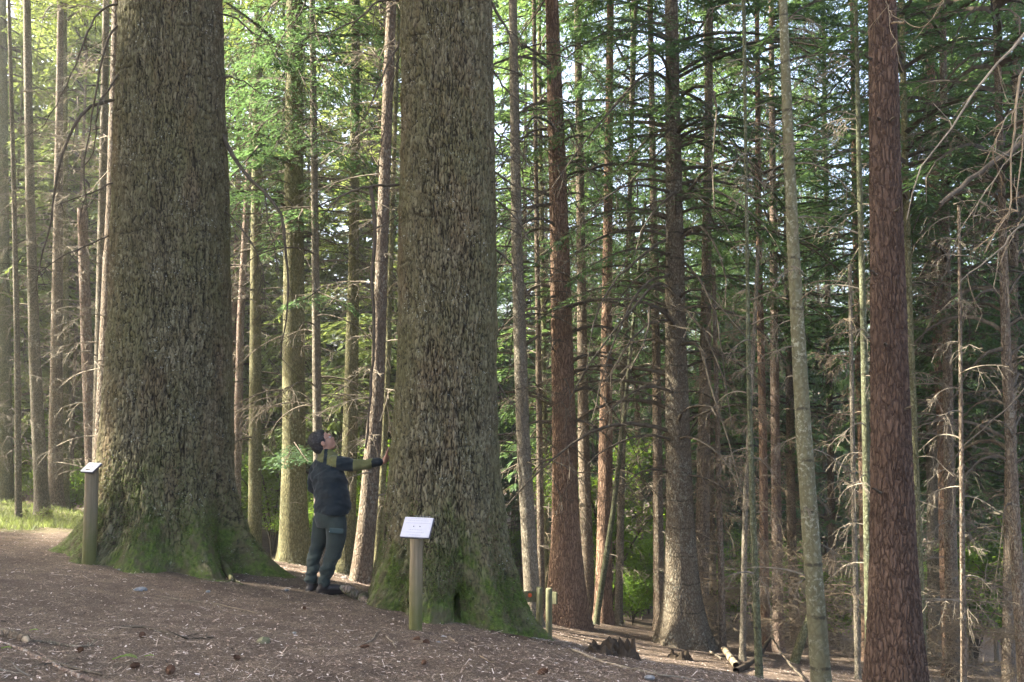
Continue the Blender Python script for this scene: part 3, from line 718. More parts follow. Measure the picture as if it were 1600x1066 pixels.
T[12] = tree('slim lichen-mottled grey trunk directly above the man\'s head', [(488,0),(492,330),(496,680),(500,900)], 12.6, [(0,9),(680,14),(900,16)], 'grey', H=18, crown='high_a', ccol=GREEN_B, dead='b')
T[13] = tree('straight trunk with orange-lit foot between man and leaning trunk', [(556,0),(553,400),(548,650),(540,900)], 14.5, [(0,13),(400,17),(900,28)], 'olive', H=24, crown='high_b', ccol=GREEN, dead='a', nth=20)
T[14] = tree('leaning grey-pink trunk rising behind the man\'s outstretched arm', [(612,0),(600,300),(590,600),(575,800),(563,915)], 11.2, [(0,16),(300,18),(600,22),(915,33)], 'brown', H=24, crown='high_a', dead='c', nth=28, flare=.25)
T[15] = tree('narrow greenish stem between leaning trunk and touched giant fir', [(614,300),(606,560),(598,740),(588,890)], 13.4, [(300,7),(890,13)], 'olive', H=18, crown='high_a', ccol=GREEN, dead='a')
T[16] = tree('pale trunk lit down its left side, just right of touched giant fir', [(801,0),(808,400),(818,700),(832,935)], 13, [(0,13),(400,18),(935,25)], 'grey', H=24, crown='high_a', ccol=GREEN, dead='b', nth=22)
T[17] = tree('thick red-barked trunk with flared foot behind the green waymarker', [(862,0),(872,300),(880,600),(886,975)], 14, [(0,21),(300,29),(600,36),(800,42),(900,52),(975,62)], 'red', H=28, crown='high_a', ccol=DEEP, dead='arc', ds=.6, nth=80, bk=(.045,.22,.012,.03), flare=.35)
T[18] = tree('olive brown trunk next right of thick red-barked trunk', [(902,0),(908,400),(912,700),(920,955)], 17, [(0,11),(400,14),(955,21)], 'brown', H=22, crown='high_b', ccol=GREEN_B, dead='a')
T[19] = tree('purplish brown trunk with rusty red foot, right of olive brown trunk', [(952,150),(948,500),(946,750),(942,975)], 16, [(150,12),(500,17),(975,27)], 'red', H=23, crown='high_b', ccol=GREEN_B, dead='b', nth=22)
T[20] = tree('slim trunk with bright sunlit left edge standing beside ferny clearing', [(984,300),(976,550),(970,800),(966,978)], 17, [(300,7),(978,13)], 'grey', H=20, crown='mid_c', ccol=GREEN_B, dead='c')
T[21] = tree('thin dark stem leaning left across the rusty-footed trunk', [(992,480),(975,650),(958,800),(932,968)], 15.2, [(480,5),(968,10)], 'slimgreen', top=7.5, H=7.5, name='leaning_sapling', dead='c', ds=.4)
T[22] = tree('dark trunk lit on left edge, close left of ringed thick trunk', [(1020,250),(1026,600),(1030,985)], 16.5, [(250,10),(985,18)], 'brown', H=22, crown='high_b', ccol=DEEP, dead='a')
T[23] = tree('thick brown trunk with rings of branch knots and arching dead boughs', [(1049,0),(1052,250),(1056,550),(1062,800),(1068,1005)], 13.5, [(0,20),(250,25),(550,34),(800,42),(930,52),(1005,62)], 'ringed', H=27, crown='mid_a', ccol=DEEP, dead='arc', nth=80, bk=(.04,.08,.006,.03), flare=.75, flare_h=.45)
T[24] = tree('dim brown trunk close behind right side of ringed thick trunk', [(1106,250),(1102,550),(1095,1000)], 16.5, [(250,13),(1000,24)], 'brown', H=22, crown='high_b', ccol=DEEP, dead='b')
T[25] = tree('thin dark green stem standing over the forked fallen branch', [(1166,300),(1170,600),(1176,800),(1186,1052)], 9.6, [(300,5),(600,7),(1052,12)], 'slimgreen', H=12, crown=None, dead='c', ds=.5, flare=.2)
T[26] = tree('pale twig-covered trunk between thin dark stem and pale green trunk', [(1208,350),(1211,650),(1216,1010)], 19, [(350,11),(1010,17)], 'pink', H=20, crown='mid_b', ccol=DEEP, dead='pale')
T[27] = tree('pale green smooth-barked trunk with dark rings, leaning left', [(1223,0),(1231,200),(1240,400),(1256,680),(1270,880),(1284,1080)], 8.8, [(0,13),(400,19),(680,24),(1066,30)], 'pale', H=20, crown='high_a', dead='c', ds=.55, nth=40, flare=.15)
T[28] = tree('slim green stem almost touching left side of dark red-brown trunk', [(1337,0),(1342,250),(1350,550),(1360,1060)], 10.5, [(0,6),(550,10),(1060,14)], 'slimgreen', H=18, crown='high_b', dead='c', ds=.6)
T[29] = tree('dark red-brown scaly trunk, the thickest on the right side', [(1378,0),(1384,300),(1390,600),(1396,900),(1400,1090)], 8.0, [(0,42),(300,47),(600,56),(850,66),(1090,84)], 'darkred', H=27, crown='high_a', nth=190, bk=(.042,.13,.012,.014), flare=.25, flare_h=.5)
T[30] = tree('slim olive trunk just right of the dark red-brown trunk', [(1412,150),(1420,500),(1440,1060)], 12, [(150,9),(500,12),(1060,17)], 'olive', H=20, crown='mid_b', ccol=DEEP, dead='c')
T[31] = tree('brownish trunk with sunlit upper part right of grey background trunk', [(1477,350),(1482,700),(1490,1070)], 14, [(350,12),(700,15),(1070,22)], 'brown', H=22, crown='mid_a', ccol=DEEP, dead='a')
T[32] = tree('dim grey background trunk between slim olive and brownish trunks', [(1452,300),(1455,650),(1462,1050)], 19, [(300,12),(1050,20)], 'grey', H=22, crown='mid_c', ccol=DEEP, dead='c')
T[33] = tree('dark leaning trunk near the right edge of the photo', [(1563,250),(1572,550),(1584,800),(1602,1080)], 11.5, [(250,11),(1080,20)], 'brown', H=21, crown='mid_b', ccol=DEEP, dead='arc', ds=.5)
T[34] = tree('thin twiggy pale stem left of the dark red-brown trunk', [(1330,560),(1334,800),(1340,1050)], 11.5, [(560,6),(1050,9)], 'grey', top=5.5, H=5.5, dead='pale', ds=.55, name='dead_sapling')
T[35] = tree('dim trunk leaning right behind the dark trunk at right edge', [(1588,100),(1580,600),(1575,1080)], 15, [(100,12),(1080,19)], 'brown', H=21, crown='mid_a', ccol=DEEP, dead='b')
T[36] = tree('dead twiggy stem full of pale drooping sprays by the ringed thick trunk', [(1118,560),(1124,800),(1130,1020)], 13.5, [(560,7),(1020,11)], 'brown', top=6, H=6, dead='pale', ds=.6, name='dead_sapling')
T[37] = tree('second dead twiggy stem, standing behind the thin dark green stem', [(1178,520),(1164,800),(1160,1030)], 12.5, [(520,6),(1030,10)], 'grey', top=6, H=6, dead='pale', ds=.55, name='dead_sapling')
T[38] = tree('faint slender stem between red-barked and lit-sided trunks', [(838,300),(842,600),(846,940)], 15.5, [(300,7),(940,12)], 'brown', H=19, crown='high_b', ccol=GREEN_B, dead='a')
T[39] = tree('twiggy stem with short dead sprays just right of the slim olive trunk', [(1500,520),(1503,800),(1506,1080)], 10.5, [(520,5),(1080,9)], 'brown', top=6, H=6, dead='c', ds=.6, name='dead_sapling')

# a tree just outside the right edge reaches dead boughs into view
TR = tree('tree beyond right edge whose broken pale bough and hanging twigs reach in', [(1720,0),(1722,500),(1725,1100)], 6.5, [(0,60),(1100,90)], 'brown', H=20, crown='high_b', nth=24)
for i, (p, a, b, t, m) in enumerate([
 ([(1700,170,6.4),(1600,222,6.1),(1530,270,5.9),(1470,318,5.7)], .050, .030, 2, 'twig'),
 ([(1700,-20,6.4),(1600,55,6.0),(1535,130,5.8),(1480,210,5.6),(1432,275,5.5),(1415,345,5.5)], .030, .006, 5, 'deadtwig'),
 ([(1690,60,6.4),(1605,100,6.0),(1588,170,5.8),(1580,290,5.7),(1575,330,5.6),(1540,395,5.5)], .028, .006, 9, 'paletwig'),
 ([(1690,90,6.4),(1610,130,6.0),(1598,230,5.8),(1590,290,5.7),(1592,330,5.6)], .026, .006, 12, 'paletwig'),
 ([(1690,160,6.4),(1600,165,6.0),(1570,190,5.8),(1548,235,5.7)], .018, .005, 9, 'paletwig'),
 ([(1690,180,6.4),(1605,205,6.0),(1575,250,5.8),(1540,300,5.7),(1520,340,5.7)], .018, .005, 9, 'deadtwig'),
 ([(1690,320,6.4),(1600,350,6.1),(1560,392,6.0),(1500,440,5.9)], .022, .006, 7, 'deadtwig'),
 ([(1700,480,6.4),(1600,610,6.1),(1560,650,6.0),(1500,700,5.9)], .024, .006, 8, 'twig')]):
    branch(TR, p, a, b, m, twigs=t, seed=80 + i, tl=0.22)
for i, (p, a, b, t) in enumerate([
 ([(1385,0,7.9),(1390,35,7.6),(1400,70,7.5),(1402,85,7.5),(1413,115,7.4)], .010, .004, 3),
 ([(1390,20,7.9),(1440,45,7.4),(1475,0,7.2),(1440,50,7.1),(1423,65,7.1)], .010, .004, 2),
 ([(1392,36,7.9),(1408,36,7.6),(1412,35,7.5)], .022, .018, 0)]):
    branch(T[29], p, a, b, 'paletwig', twigs=t, seed=130 + i, tl=.15)
for i, (x0, y0, x1, y1) in enumerate([(1362, 92, 1352, 88), (1374, 186, 1372, 184), (1392, 188, 1398, 184), (1370, 430, 1360, 424), (1412, 640, 1424, 634), (1376, 770, 1364, 762), (1398, 330, 1406, 325), (1384, 540, 1383, 535)]):
    branch(T[29], [(x0, y0, 7.85), (x1, y1, 7.72)], .030, .016, 'twig', 'branch_stub', 0, 170 + i, 5)
# arching boughs of the ringed trunk drawn as in the photo
for i, p in enumerate([
 [(1044,372,13.4),(1010,395,12.6),(960,440,12.0),(930,500,11.7),(915,580,11.5)],
 [(1046,430,13.4),(1015,440,12.6),(985,475,12.0),(950,560,11.6),(925,660,11.5)],
 [(1044,300,13.4),(1000,290,12.6),(960,300,12.0),(905,345,11.6)],
 [(1048,500,13.4),(1015,505,12.8),(980,540,12.2),(945,600,11.8)],
 [(1066,300,13.4),(1090,310,12.6),(1120,330,12.2),(1150,380,11.8)],
 [(1068,410,13.4),(1095,440,12.6),(1120,500,12.2),(1135,600,11.8)],
 [(1068,480,13.4),(1100,520,12.8),(1130,590,12.2),(1145,680,11.8)]]):
    branch(T[23], p, .05, .012, 'twig', twigs=9, seed=150 + i, tl=.6)

# ------------------------------------------------------------------ nearer green boughs
def green_bough(root, pts, seed, L=0.27, sl=0.075, sw=0.011, step=0.07, sub=5, col=GREEN_B):
    r = np.random.default_rng(seed)
    P = polyline([at(*p) - root.location for p in pts], 9)[None]
    mb = MB(); V, Q = tubes(P, np.linspace(.014, .003, 9)[None], 4); mb.add(V, Q, 1)
    Vq, ra = bough_faces(P, r, step, L, sub, sl, sw); mb.add(Vq, np.arange(len(Vq) * 4).reshape(-1, 4), 0, ra)
    o = mb.build('green_bough', [M['needle'], M['twig']], root, False); o.color = (*col, 1); return o
gb = [
 (11,[(470,-60,13.8),(430,10,12.6),(400,70,12.0),(385,120,11.6)]),(11,[(465,20,13.8),(440,60,12.6),(405,120,12.0),(380,190,11.6)]),
 (11,[(462,40,13.8),(500,60,12.8),(540,110,12.4),(560,170,12.2)]),(11,[(460,90,13.8),(430,140,12.8),(410,185,12.3),(395,240,12.1)]),
 (11,[(462,100,13.8),(480,140,12.6),(500,190,12.0),(505,240,11.8)]),(11,[(465,-30,13.8),(520,0,12.8),(570,40,12.4),(600,90,12.3)]),
 (11,[(462,60,13.8),(450,100,12.4),(445,150,11.7),(440,215,11.4)]),(11,[(462,180,13.8),(440,210,12.8),(425,240,12.4),(400,262,12.1)]),
 (11,[(462,190,13.8),(490,220,12.8),(520,235,12.3),(545,262,12.0)]),(12,[(490,-40,12.6),(470,20,11.8),(440,60,11.4),(425,100,11.2)]),
 (12,[(491,90,12.6),(520,120,12.0),(545,150,11.8),(555,200,11.8)]),(12,[(490,20,12.6),(500,70,11.8),(520,110,11.5),(525,170,11.3)]),
 (12,[(494,456,12.6),(480,466,12.0),(462,472,11.6),(450,480,11.4)]),(12,[(494,455,12.6),(520,466,12.2),(545,478,12.0),(560,492,12)]),
 (11,[(459,690,13.9),(466,700,13.2),(474,712,12.8),(482,722,12.5)]),(11,[(459,700,13.9),(452,708,13.0),(447,716,12.7),(442,730,12.5)]),
 (23,[(1049,100,13.4),(1000,130,12.4),(950,180,11.8),(920,240,11.6)]),(23,[(1049,20,13.4),(1000,40,12.4),(940,80,11.8),(900,150,11.6)]),
 (23,[(1049,60,13.4),(1090,80,12.6),(1140,140,12.1),(1170,210,12.0)]),(23,[(1049,130,13.4),(1090,160,12.6),(1130,210,12.1),(1160,270,12.0)]),
 (23,[(1049,200,13.4),(1020,225,12.6),(980,260,12.1),(940,280,12.0)]),(17,[(862,60,13.9),(900,90,12.9),(945,140,12.4),(970,200,12.2)]),
 (17,[(864,150,13.9),(900,165,13.0),(940,200,12.5),(965,250,12.3)]),(17,[(870,240,13.9),(910,260,13.2),(950,285,12.8),(985,320,12.7)]),
]
for i, (k, p) in enumerate(gb): green_bough(T[k], p, 300 + i, col=GREEN_B if k != 23 else DEEP, L=.33)

# ------------------------------------------------------------------ background trees, each one a thing
near = [(k, o.location.x / o.location.y * F + 800) for k, o in T.items()]
short = {3:'slim smooth grey trunk', 5:'olive trunk by the brown one', 7:'grey trunk behind short sign', 10:'yellow-brown sunlit trunk', 11:'stout greenish trunk', 13:'orange-footed trunk',
         15:'narrow greenish stem', 16:'left-lit pale trunk', 17:'red-barked trunk', 19:'rusty-footed trunk', 22:'dark left-lit trunk', 24:'dim brown trunk', 26:'twig-covered pale trunk',
         28:'slim green stem', 30:'slim olive trunk', 31:'brownish trunk', 33:'dark leaning trunk'}
bgm = ['brown', 'olive', 'grey', 'pink', 'brown']
proto_tr = []
for i, mt in enumerate(bgm + ['red']):
    tmp = bpy.data.objects.new('tmp', None); C.objects.link(tmp)
    rr0 = [0.13, 0.10, 0.12, 0.15, 0.17, 0.16][i]
    zz_ = np.linspace(-.5, 24, 14); rw = np.random.default_rng(i + 60)
    path = {'z': zz_, 'x': np.cumsum((rw.random(14) - .5) * .08), 'y': np.cumsum((rw.random(14) - .5) * .08), 'top': 24}
    path['x'] = path['x'] - path['x'][0]; path['y'] = path['y'] - path['y'][0]
    o = trunk_mesh(tmp, path, lambda z: np.interp(z, [0, 24], [rr0, .02]), M[mt], i, 12, .4, dz=.3)
    proto_tr.append((o.data, mt)); bpy.data.objects.remove(o); bpy.data.objects.remove(tmp)
colw = {'brown': 'brown', 'olive': 'olive', 'grey': 'grey', 'pink': 'pinkish', 'red': 'reddish'}
rb = np.random.default_rng(77); placed = [(o.location.x, o.location.y) for o in T.values()] + [(G1.location.x, 9.9), (G2.location.x, 9.0)]
cnt = 0; tries = 0
while cnt < 172 and tries < 6000:
    tries += 1
    d = 17 + 58 * rb.random() ** 1.3
    px = -120 + 1840 * rb.random()
    if px < 560 and d < 24: continue
    if 70 <= cnt < 108 and (px > 620 or d < 27): continue
    if 108 <= cnt < 150 and (px < 640 or d < 36): continue
    if 150 <= cnt < 162 and (px > 190 or d < 26 or d > 45): continue
    if cnt >= 162 and (px < 1130 or px > 1700 or d > 23): continue
    if 690 < px < 1180 and d < 34 and rb.random() < .55: continue
    x = (px - 800) / F * d
    if min(math.hypot(x - a, d - b) for a, b in placed) < 1.25 + 0.02 * d: continue
    placed.append((x, d)); cnt += 1
    md, mt = proto_tr[rb.integers(0, 6)]
    rel = min(((abs(px - q), k, q) for k, q in near if k in short))
    side = 'left' if px < rel[2] else 'right'
    dist = 'middle-distance' if d < 30 else ('far' if d < 48 else 'very distant')
    lab = f'{dist} {colw[mt]} conifer {side} of the {short[rel[1]]}'
    o = thing('conifer_tree', lab, 'tree', (x, d, gz1(x, d) - .05), lab.replace(' conifer', ' conifers') )
    child('trunk', md, o, (rb.uniform(.5, .95),) * 2 + (rb.uniform(.85, 1.15),), rb.random() * 6.28)
    hi = rb.random()
    if d < 26: ck = ['mid_a', 'mid_b', 'mid_c', 'far_a'][rb.integers(0, 4)]
    else: ck = ['low_a', 'low_b', 'far_a', 'low_a', 'low_b', 'far_a'][rb.integers(0, 6)]
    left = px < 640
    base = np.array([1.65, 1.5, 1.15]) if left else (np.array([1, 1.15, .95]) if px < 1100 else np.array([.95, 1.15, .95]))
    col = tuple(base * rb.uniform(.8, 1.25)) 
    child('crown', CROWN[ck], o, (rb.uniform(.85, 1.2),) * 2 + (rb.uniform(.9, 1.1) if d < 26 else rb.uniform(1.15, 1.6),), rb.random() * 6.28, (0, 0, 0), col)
    if d < 40 and rb.random() < (.5 if px < 640 else .9): child('dead_branches', DEAD[['a', 'b', 'pale', 'a', 'pale'][rb.integers(0, 5)]], o, (1, 1, 1), rb.random() * 6.28)['kind'] = 'stuff'

# unseen trees added left of the view to shade foreground and left trunks
for i, (x, y) in enumerate([(-9.5, 4), (-10.5, 6.6), (-10.5, 8.6), (-13.5, 7.4), (-9, 1), (-12, 5.4), (-15.5, 6.4), (-19, 8), (-13, 3), (-17, 8), (-22, 5), (-24, 10), (-28, 7), (-19.5, 16), (-24, 19), (-27, 22.5)]):
    md, mt = proto_tr[i % 6]
    o = thing('conifer_tree', f'{colw[mt]} conifer standing unseen outside the picture, added to cast shade', 'tree', (x, y, gz1(x, y) - .05), f'{colw[mt]} conifers standing unseen outside the picture, added for shade')
    child('trunk', md, o, (1.5, 1.5, 1.1), i)
    child('crown', CROWN[['mid_b', 'mid_c', 'mid_a', 'far_a'][i % 4]], o, (1.3, 1.3, 1.05), i * 1.7, (0, 0, 0), GREEN_B)

# ------------------------------------------------------------------ broadleaf undergrowth
def leafy(name, seed, H, W, stems, leaves, ls=0.055, mat='leaf'):
    r = np.random.default_rng(seed); mb = MB()
    a = r.random(stems) * 6.283
    t = np.linspace(0, 1, 8)[None]
    lean = W * (0.3 + 0.7 * r.random(stems))[:, None]; h = (H * (0.55 + 0.45 * r.random(stems)))[:, None]
    P = np.stack([np.cos(a)[:, None] * lean * t ** 1.6, np.sin(a)[:, None] * lean * t ** 1.6, h * t - 0.2 * h * t ** 3], -1)
    V, Q = tubes(P, np.repeat(np.linspace(.012, .004, 8)[None], stems, 0) * (H / 2), 4); mb.add(V, Q, 1)
    k = r.integers(0, stems, leaves); f = (0.25 + 0.75 * r.random(leaves) ** .7) * 7; i = np.minimum(f.astype(int), 6); fr = (f - i)[:, None]
    c = P[k, i] * (1 - fr) + P[k, i + 1] * fr
    off = (r.random((leaves, 3)) - .5) * np.array([1, 1, .45]) * 0.42 * W
    c = c + off
    d = (r.random((leaves, 3)) - .5) * [2, 2, .9] + [0, 0, -.15]; d /= np.linalg.norm(d, axis=1, keepdims=True)
    s = np.cross(d, [0, 0, 1.0]) + (r.random((leaves, 3)) - .5) * .8; s /= np.linalg.norm(s, axis=1, keepdims=True)
    l = (ls * (0.6 + 0.8 * r.random(leaves)))[:, None]
    q = np.stack([c, c + d * l * .5 + s * l * .32, c + d * l, c + d * l * .5 - s * l * .32], 1)
    mb.add(q, np.arange(leaves * 4).reshape(-1, 4), 0, r.random(leaves))
    o = mb.build(name, [M[mat], M['twig']], None, False); C.objects.unlink(o); return o.data
LEAFY = [leafy('foliage', 51, 2.6, 1.1, 9, 4200, .07), leafy('foliage', 52, 3.6, 1.3, 8, 5200, .075), leafy('foliage', 53, 1.3, .8, 10, 2400, .06)]
spots = [(950,650,18,1),(985,930,18.5,2),(1000,900,22,0),(1010,960,24,2),(960,960,21,2),(1095,940,26,0),(690,930,21,0),(620,800,19,1),(600,850,17,0),(480,840,22,0),(430,850,24,1),(520,830,26,1),
 (20,770,29,1),(75,770,26,0),(120,770,24,2),(45,770,33,1),(150,770,30,0),(1510,900,21,1),(1560,900,24,1),(1450,900,23,0),(1590,920,18,1),(1380,900,25,0),(1300,950,20,0),(1240,950,23,0),(1190,950,24,0),(1140,950,22,0),
 (860,930,24,0),(900,930,28,1),(380,820,27,1),(560,820,30,1),(1040,930,30,1),(1170,930,33,1),(1330,930,30,1),(1490,930,31,1),(1420,930,34,1),(1550,930,33,1),(980,930,34,1),(920,930,38,1),(1080,930,38,1),(820,930,33,1),(0,770,38,1),(100,770,40,1),(60,770,44,1)]
for i, (px, py, d, k) in enumerate(spots):
    x = (px - 800) / F * d
    rel = min(((abs(px - q), kk, q) for kk, q in near if kk in short)); side = 'left' if px < rel[2] else 'right'
    lab = f'bright leafy {"shrub" if k != 1 else "sapling"} {"" if d < 28 else "far "}behind, {side} of the {short[rel[1]]}'.replace('  ', ' ')
    o = bpy.data.objects.new('leafy_shrub', LEAFY[k]); C.objects.link(o)
    o.location = (x, d, gz1(x, d)); o.rotation_euler = (0, 0, i * 1.3); sc = R_.uniform(.9, 1.4); o.scale = (sc, sc, sc); o.color = (1.1, 1.1, .8, 1)
    tag(o, lab, 'shrub', lab.replace('shrub', 'shrubs').replace('sapling', 'saplings'))

# low brushwood of dead twigs behind the clearing on the right
for i, (px, d, sc) in enumerate([(1110, 14.5, .8), (1160, 13.8, .8), (1215, 14.5, .9), (1255, 15, 1), (1310, 13.5, .9), (1340, 16, 1), (1450, 13, .8), (1520, 12.5, .9), (1580, 12, .9)]):
    x = (px - 800) / F * d
    o = bpy.data.objects.new('dead_brushwood', DEAD['brush']); C.objects.link(o); o.location = (x, d, gz1(x, d)); o.rotation_euler = (0, 0, i * 2.1); o.scale = (sc, sc, sc * .9)
    where = ['right of the ringed trunk foot', 'behind the forked fallen branch', 'left of the leaning split log', 'behind the leaning split log', 'right of the pale green trunk', 'behind the slim green stem', 'right of the dark red-brown trunk', 'behind the brownish trunk', 'at the right edge'][i]
    tag(o, f'tangle of pale dead twigs {where}', 'brushwood', 'tangles of dead twigs')

# ------------------------------------------------------------------ sunlit grass at the left
r = np.random.default_rng(9); N = 26000
y = 10.6 + 11 * r.random(N); x = -(0.40 + 0.32 * r.random(N)) * y - 0.1
keep = (-0.30 * x + 0.16 * y + fbm2(x * .8, y * .8) > 4.75) & ~((y > 16.5) & (r.random(N) < .5)); x = x[keep]; y = y[keep]; N = len(x)
z = gz(x, y); h = 0.03 + 0.08 * r.random(N) ** 2; a = r.random(N) * 6.28
u = np.stack([np.cos(a), np.sin(a), 0 * a], 1) * 0.010; ln = np.stack([(r.random(N) - .5) * h * 1.2, (r.random(N) - .5) * h * 1.2, h], 1)
c = np.stack([x, y, z], 1)
V = np.stack([c - u, c + u, c + ln + u * .2, c + ln - u * .2], 1)
o = build('grass', V, np.arange(N * 4).reshape(-1, 4), M['grass'], None, False, None, {'rnd': r.random(N)}); o['kind'] = 'stuff'
def weed(loc, H, seed, label):
    r = np.random.default_rng(seed); mb = MB()
    P = np.array([[0, 0, -.03], [.01, 0, H * .35], [.02, .01, H * .7], [.05, .01, H]])[None]
    V, Q = tubes(P, [[.006, .005, .004, .002]], 4); mb.add(V, Q, 1)
    n_ = 40; t = 0.3 + .7 * r.random(n_); c = np.stack([.03 * t, 0 * t, H * t], 1)
    d = (r.random((n_, 3)) - .5) * 2; d /= np.linalg.norm(d, axis=1, keepdims=True); s = np.cross(d, [0.2, .1, 1]); l = .05 + .05 * r.random((n_, 1))
    c = c + d * .03
    mb.add(np.stack([c, c + d * l * .5 + s * l * .25, c + d * l, c + d * l * .5 - s * l * .25], 1), np.arange(n_ * 4).reshape(-1, 4), 0, .6 + .4 * r.random(n_))
    o = mb.build('dry_weed', [M['grass'], M['paletwig']], None, False); o.location = loc; tag(o, label, 'weed')
for i, (px, H, lb) in enumerate([(38, .22, 'low bushy weed at foot of the very thin pale stem'), (58, .14, 'small pale weed left of the tall seeding weed'), (66, .30, 'tallest pale seeding weed on the sunlit grass'), (73, .22, 'short seeding weed right beside the tallest one'), (78, .26, 'slender weed in front of the brown trunk'), (98, .14, 'small weed at the right end of the grass')]):
    p = at(px, 810, 14.6); weed((p.x, 14.6, gz1(p.x, 14.6)), H, i, lb)

# ------------------------------------------------------------------ sign posts
def rod(name, p0, p1, r0, r1, mat, parent, n=20, k=10, cap=True, wob=0.0, bevel=0.006):
    P = polyline([p0, p1], k); R = np.linspace(r0, r1, k)
    d = np.array(p1 - p0); d = d / np.linalg.norm(d)
    P = np.vstack([P, P[-1] + d * bevel]); R = np.append(R, r1 - bevel)
    V, Q = tubes(P, R, n)
    if wob: V = V + (fbm2(V[:, :1] * 9 + [[0, 3, 6]], V[:, 2:3] * 3) - .5) * wob
    tip = V[-n:]; V = np.vstack([V, tip.mean(0)]); K = len(V) - 1
    T3 = np.array([[K - n + i, K - n + (i + 1) % n, K] for i in range(n)])
    return build(name, V, [Q, T3], mat, parent, True)
def box(name, M4, dims, mat, parent=None, bev=0.002):
    import bmesh
    bm = bmesh.new(); bmesh.ops.create_cube(bm, size=1.0); bmesh.ops.scale(bm, vec=dims, verts=bm.verts)
    bmesh.ops.bevel(bm, geom=bm.edges[:], offset=bev, segments=2, affect='EDGES')
    bm.transform(M4); me = bpy.data.meshes.new(name); bm.to_mesh(me); bm.free(); me.materials.append(mat)
    o = bpy.data.objects.new(name, me); C.objects.link(o)
    if parent: o.parent = parent
    return o
M['plaque'] = plain('white_plaque_enamel', (0.46, 0.46, 0.51), 0.45, 0.5, 0.04, 30, bumpd=0)
M['plaque2'] = plain('weathered_white_plaque', (0.42, 0.45, 0.47), 0.45, 0.5, 0.08, 40, bumpd=0)
M['ink'] = plain('faded_blue_grey_print', (0.24, 0.24, 0.31), 0.6, 0.2, 0.05, 30, bumpd=0)
M['screw'] = plain('dark_screw_steel', (0.08, 0.08, 0.10), 0.4, 0.5, 0.1, 30, bumpd=0, metal=.6)
n = NT('round_post_wood'); v = n.coord(); gp = n.noise(n.coord((30, 30, 1.0)), 1.6, 5, .65)
sx = n.new('ShaderNodeSeparateXYZ'); n.link(v, sx.inputs[0])
c = n.mix(n.ramp(gp, [(0.3, 0.0), (0.7, 1.0)]), (0.12, 0.098, 0.058), (0.235, 0.195, 0.125))
kk = n.math('SUBTRACT', n.math('ADD', 0.55, n.math('MULTIPLY', n.noise(v, 9, 4, .6), .5)), n.math('MULTIPLY', sx.outputs[2], 1.3))
c = n.mix(n.ramp(kk, [(0.0, 0.0), (0.6, 0.8)]), c, (0.085, 0.095, 0.022))
n.base(c, .8, .25); n.bump(gp, .004, .8); M['roundpost'] = n.m

def sign(label, base, top, d, r0, r1, corners, wvec, uvec, pm, lines, seed):
    b = at(base[0], base[1], d); zb = b.z
    root = thing('sign_post', label, 'sign', b)
    t = at(top[0], top[1], d) - b
    rod('post', Vector((0, 0, -.12)), t, r0, r1, M['roundpost'], root, 26, 14, wob=.006)
    c0 = sum((at(x, y, d) for x, y in corners), Vector()) / 4 - b + Vector((0, -r0 * .35, 0))
    W = Vector(wvec); U = Vector(uvec); nn = W.cross(U).normalized()
    if nn.y > 0: nn = -nn
    wl, ul = W.length, U.length
    W.normalize(); U = nn.cross(W); 
    if U.z < 0: U = -U
    M4 = Matrix.Translation(c0) @ Matrix((W, U, nn)).transposed().to_4x4()
    box('backing_board', M4 @ Matrix.Translation((0.004, -.002, -.012)), (wl * 1.02, ul * 1.03, .014), M['screw'], root)
    pl = box('plaque', M4, (wl, ul, .006), pm, root, .0015)
    # faint lines of unreadable print: words as short raised strips
    r = random.Random(seed); V = []; Q = []
    for (yy, x0, x1) in lines:
        x = x0
        while x < x1 - .02:
            L = r.uniform(.025, .10); L = min(L, x1 - x)
            a = [(x, yy - .014), (x + L, yy - .014), (x + L, yy + .014), (x, yy + .014)]
            i0 = len(V)
            for (p, q) in a: V.append(M4 @ Vector((p * wl / 2, q * ul / 2 * 1.3, .0042)))
            Q.append([i0, i0 + 1, i0 + 2, i0 + 3]); x += L + r.uniform(.02, .05)
    build('print', np.array([list(q) for q in V]), np.array(Q), M['ink'], pl, False)
    for sx_s in (-.22, .22):
        s0 = M4 @ Vector((sx_s * wl / 2 * 1.0, 0.06 * ul / 2, .003)); s1 = M4 @ Vector((sx_s * wl / 2, 0.06 * ul / 2, .0065))
        rod('screw', s0, s1, .0052, .0045, M['screw'], pl, 10, 3, bevel=.001)
    return root
L1 = [(.86, -.4, .8), (.66, -.55, .55), (.50, -.7, .75), (.30, -.8, .95), (-.22, -.5, .45), (-.42, -.6, .6), (-.62, -.4, .4), (-.82, -.65, .7)]
sign('taller white plaque sign on round wooden post before the touched giant fir', (649, 995), (651, 832), 7.55, .059, .058,
     [(632, 809.6), (677, 810.6), (672, 837), (626, 836)], (.256, -.075, 0), (.034, .11, .152), M['plaque'], L1, 1)
sign('shorter leaning sign post with small tilted plaque left of leftmost giant fir', (139.5, 880), (144, 733), 8.95, .068, .066,
     [(135.4, 724), (158.8, 724), (151.7, 736), (129.3, 735.7)], (.158, -.062, 0), (.042, .108, .082), M['plaque2'], [(.7, -.7, .7), (.3, -.8, .8), (-.5, -.6, .5)], 2)

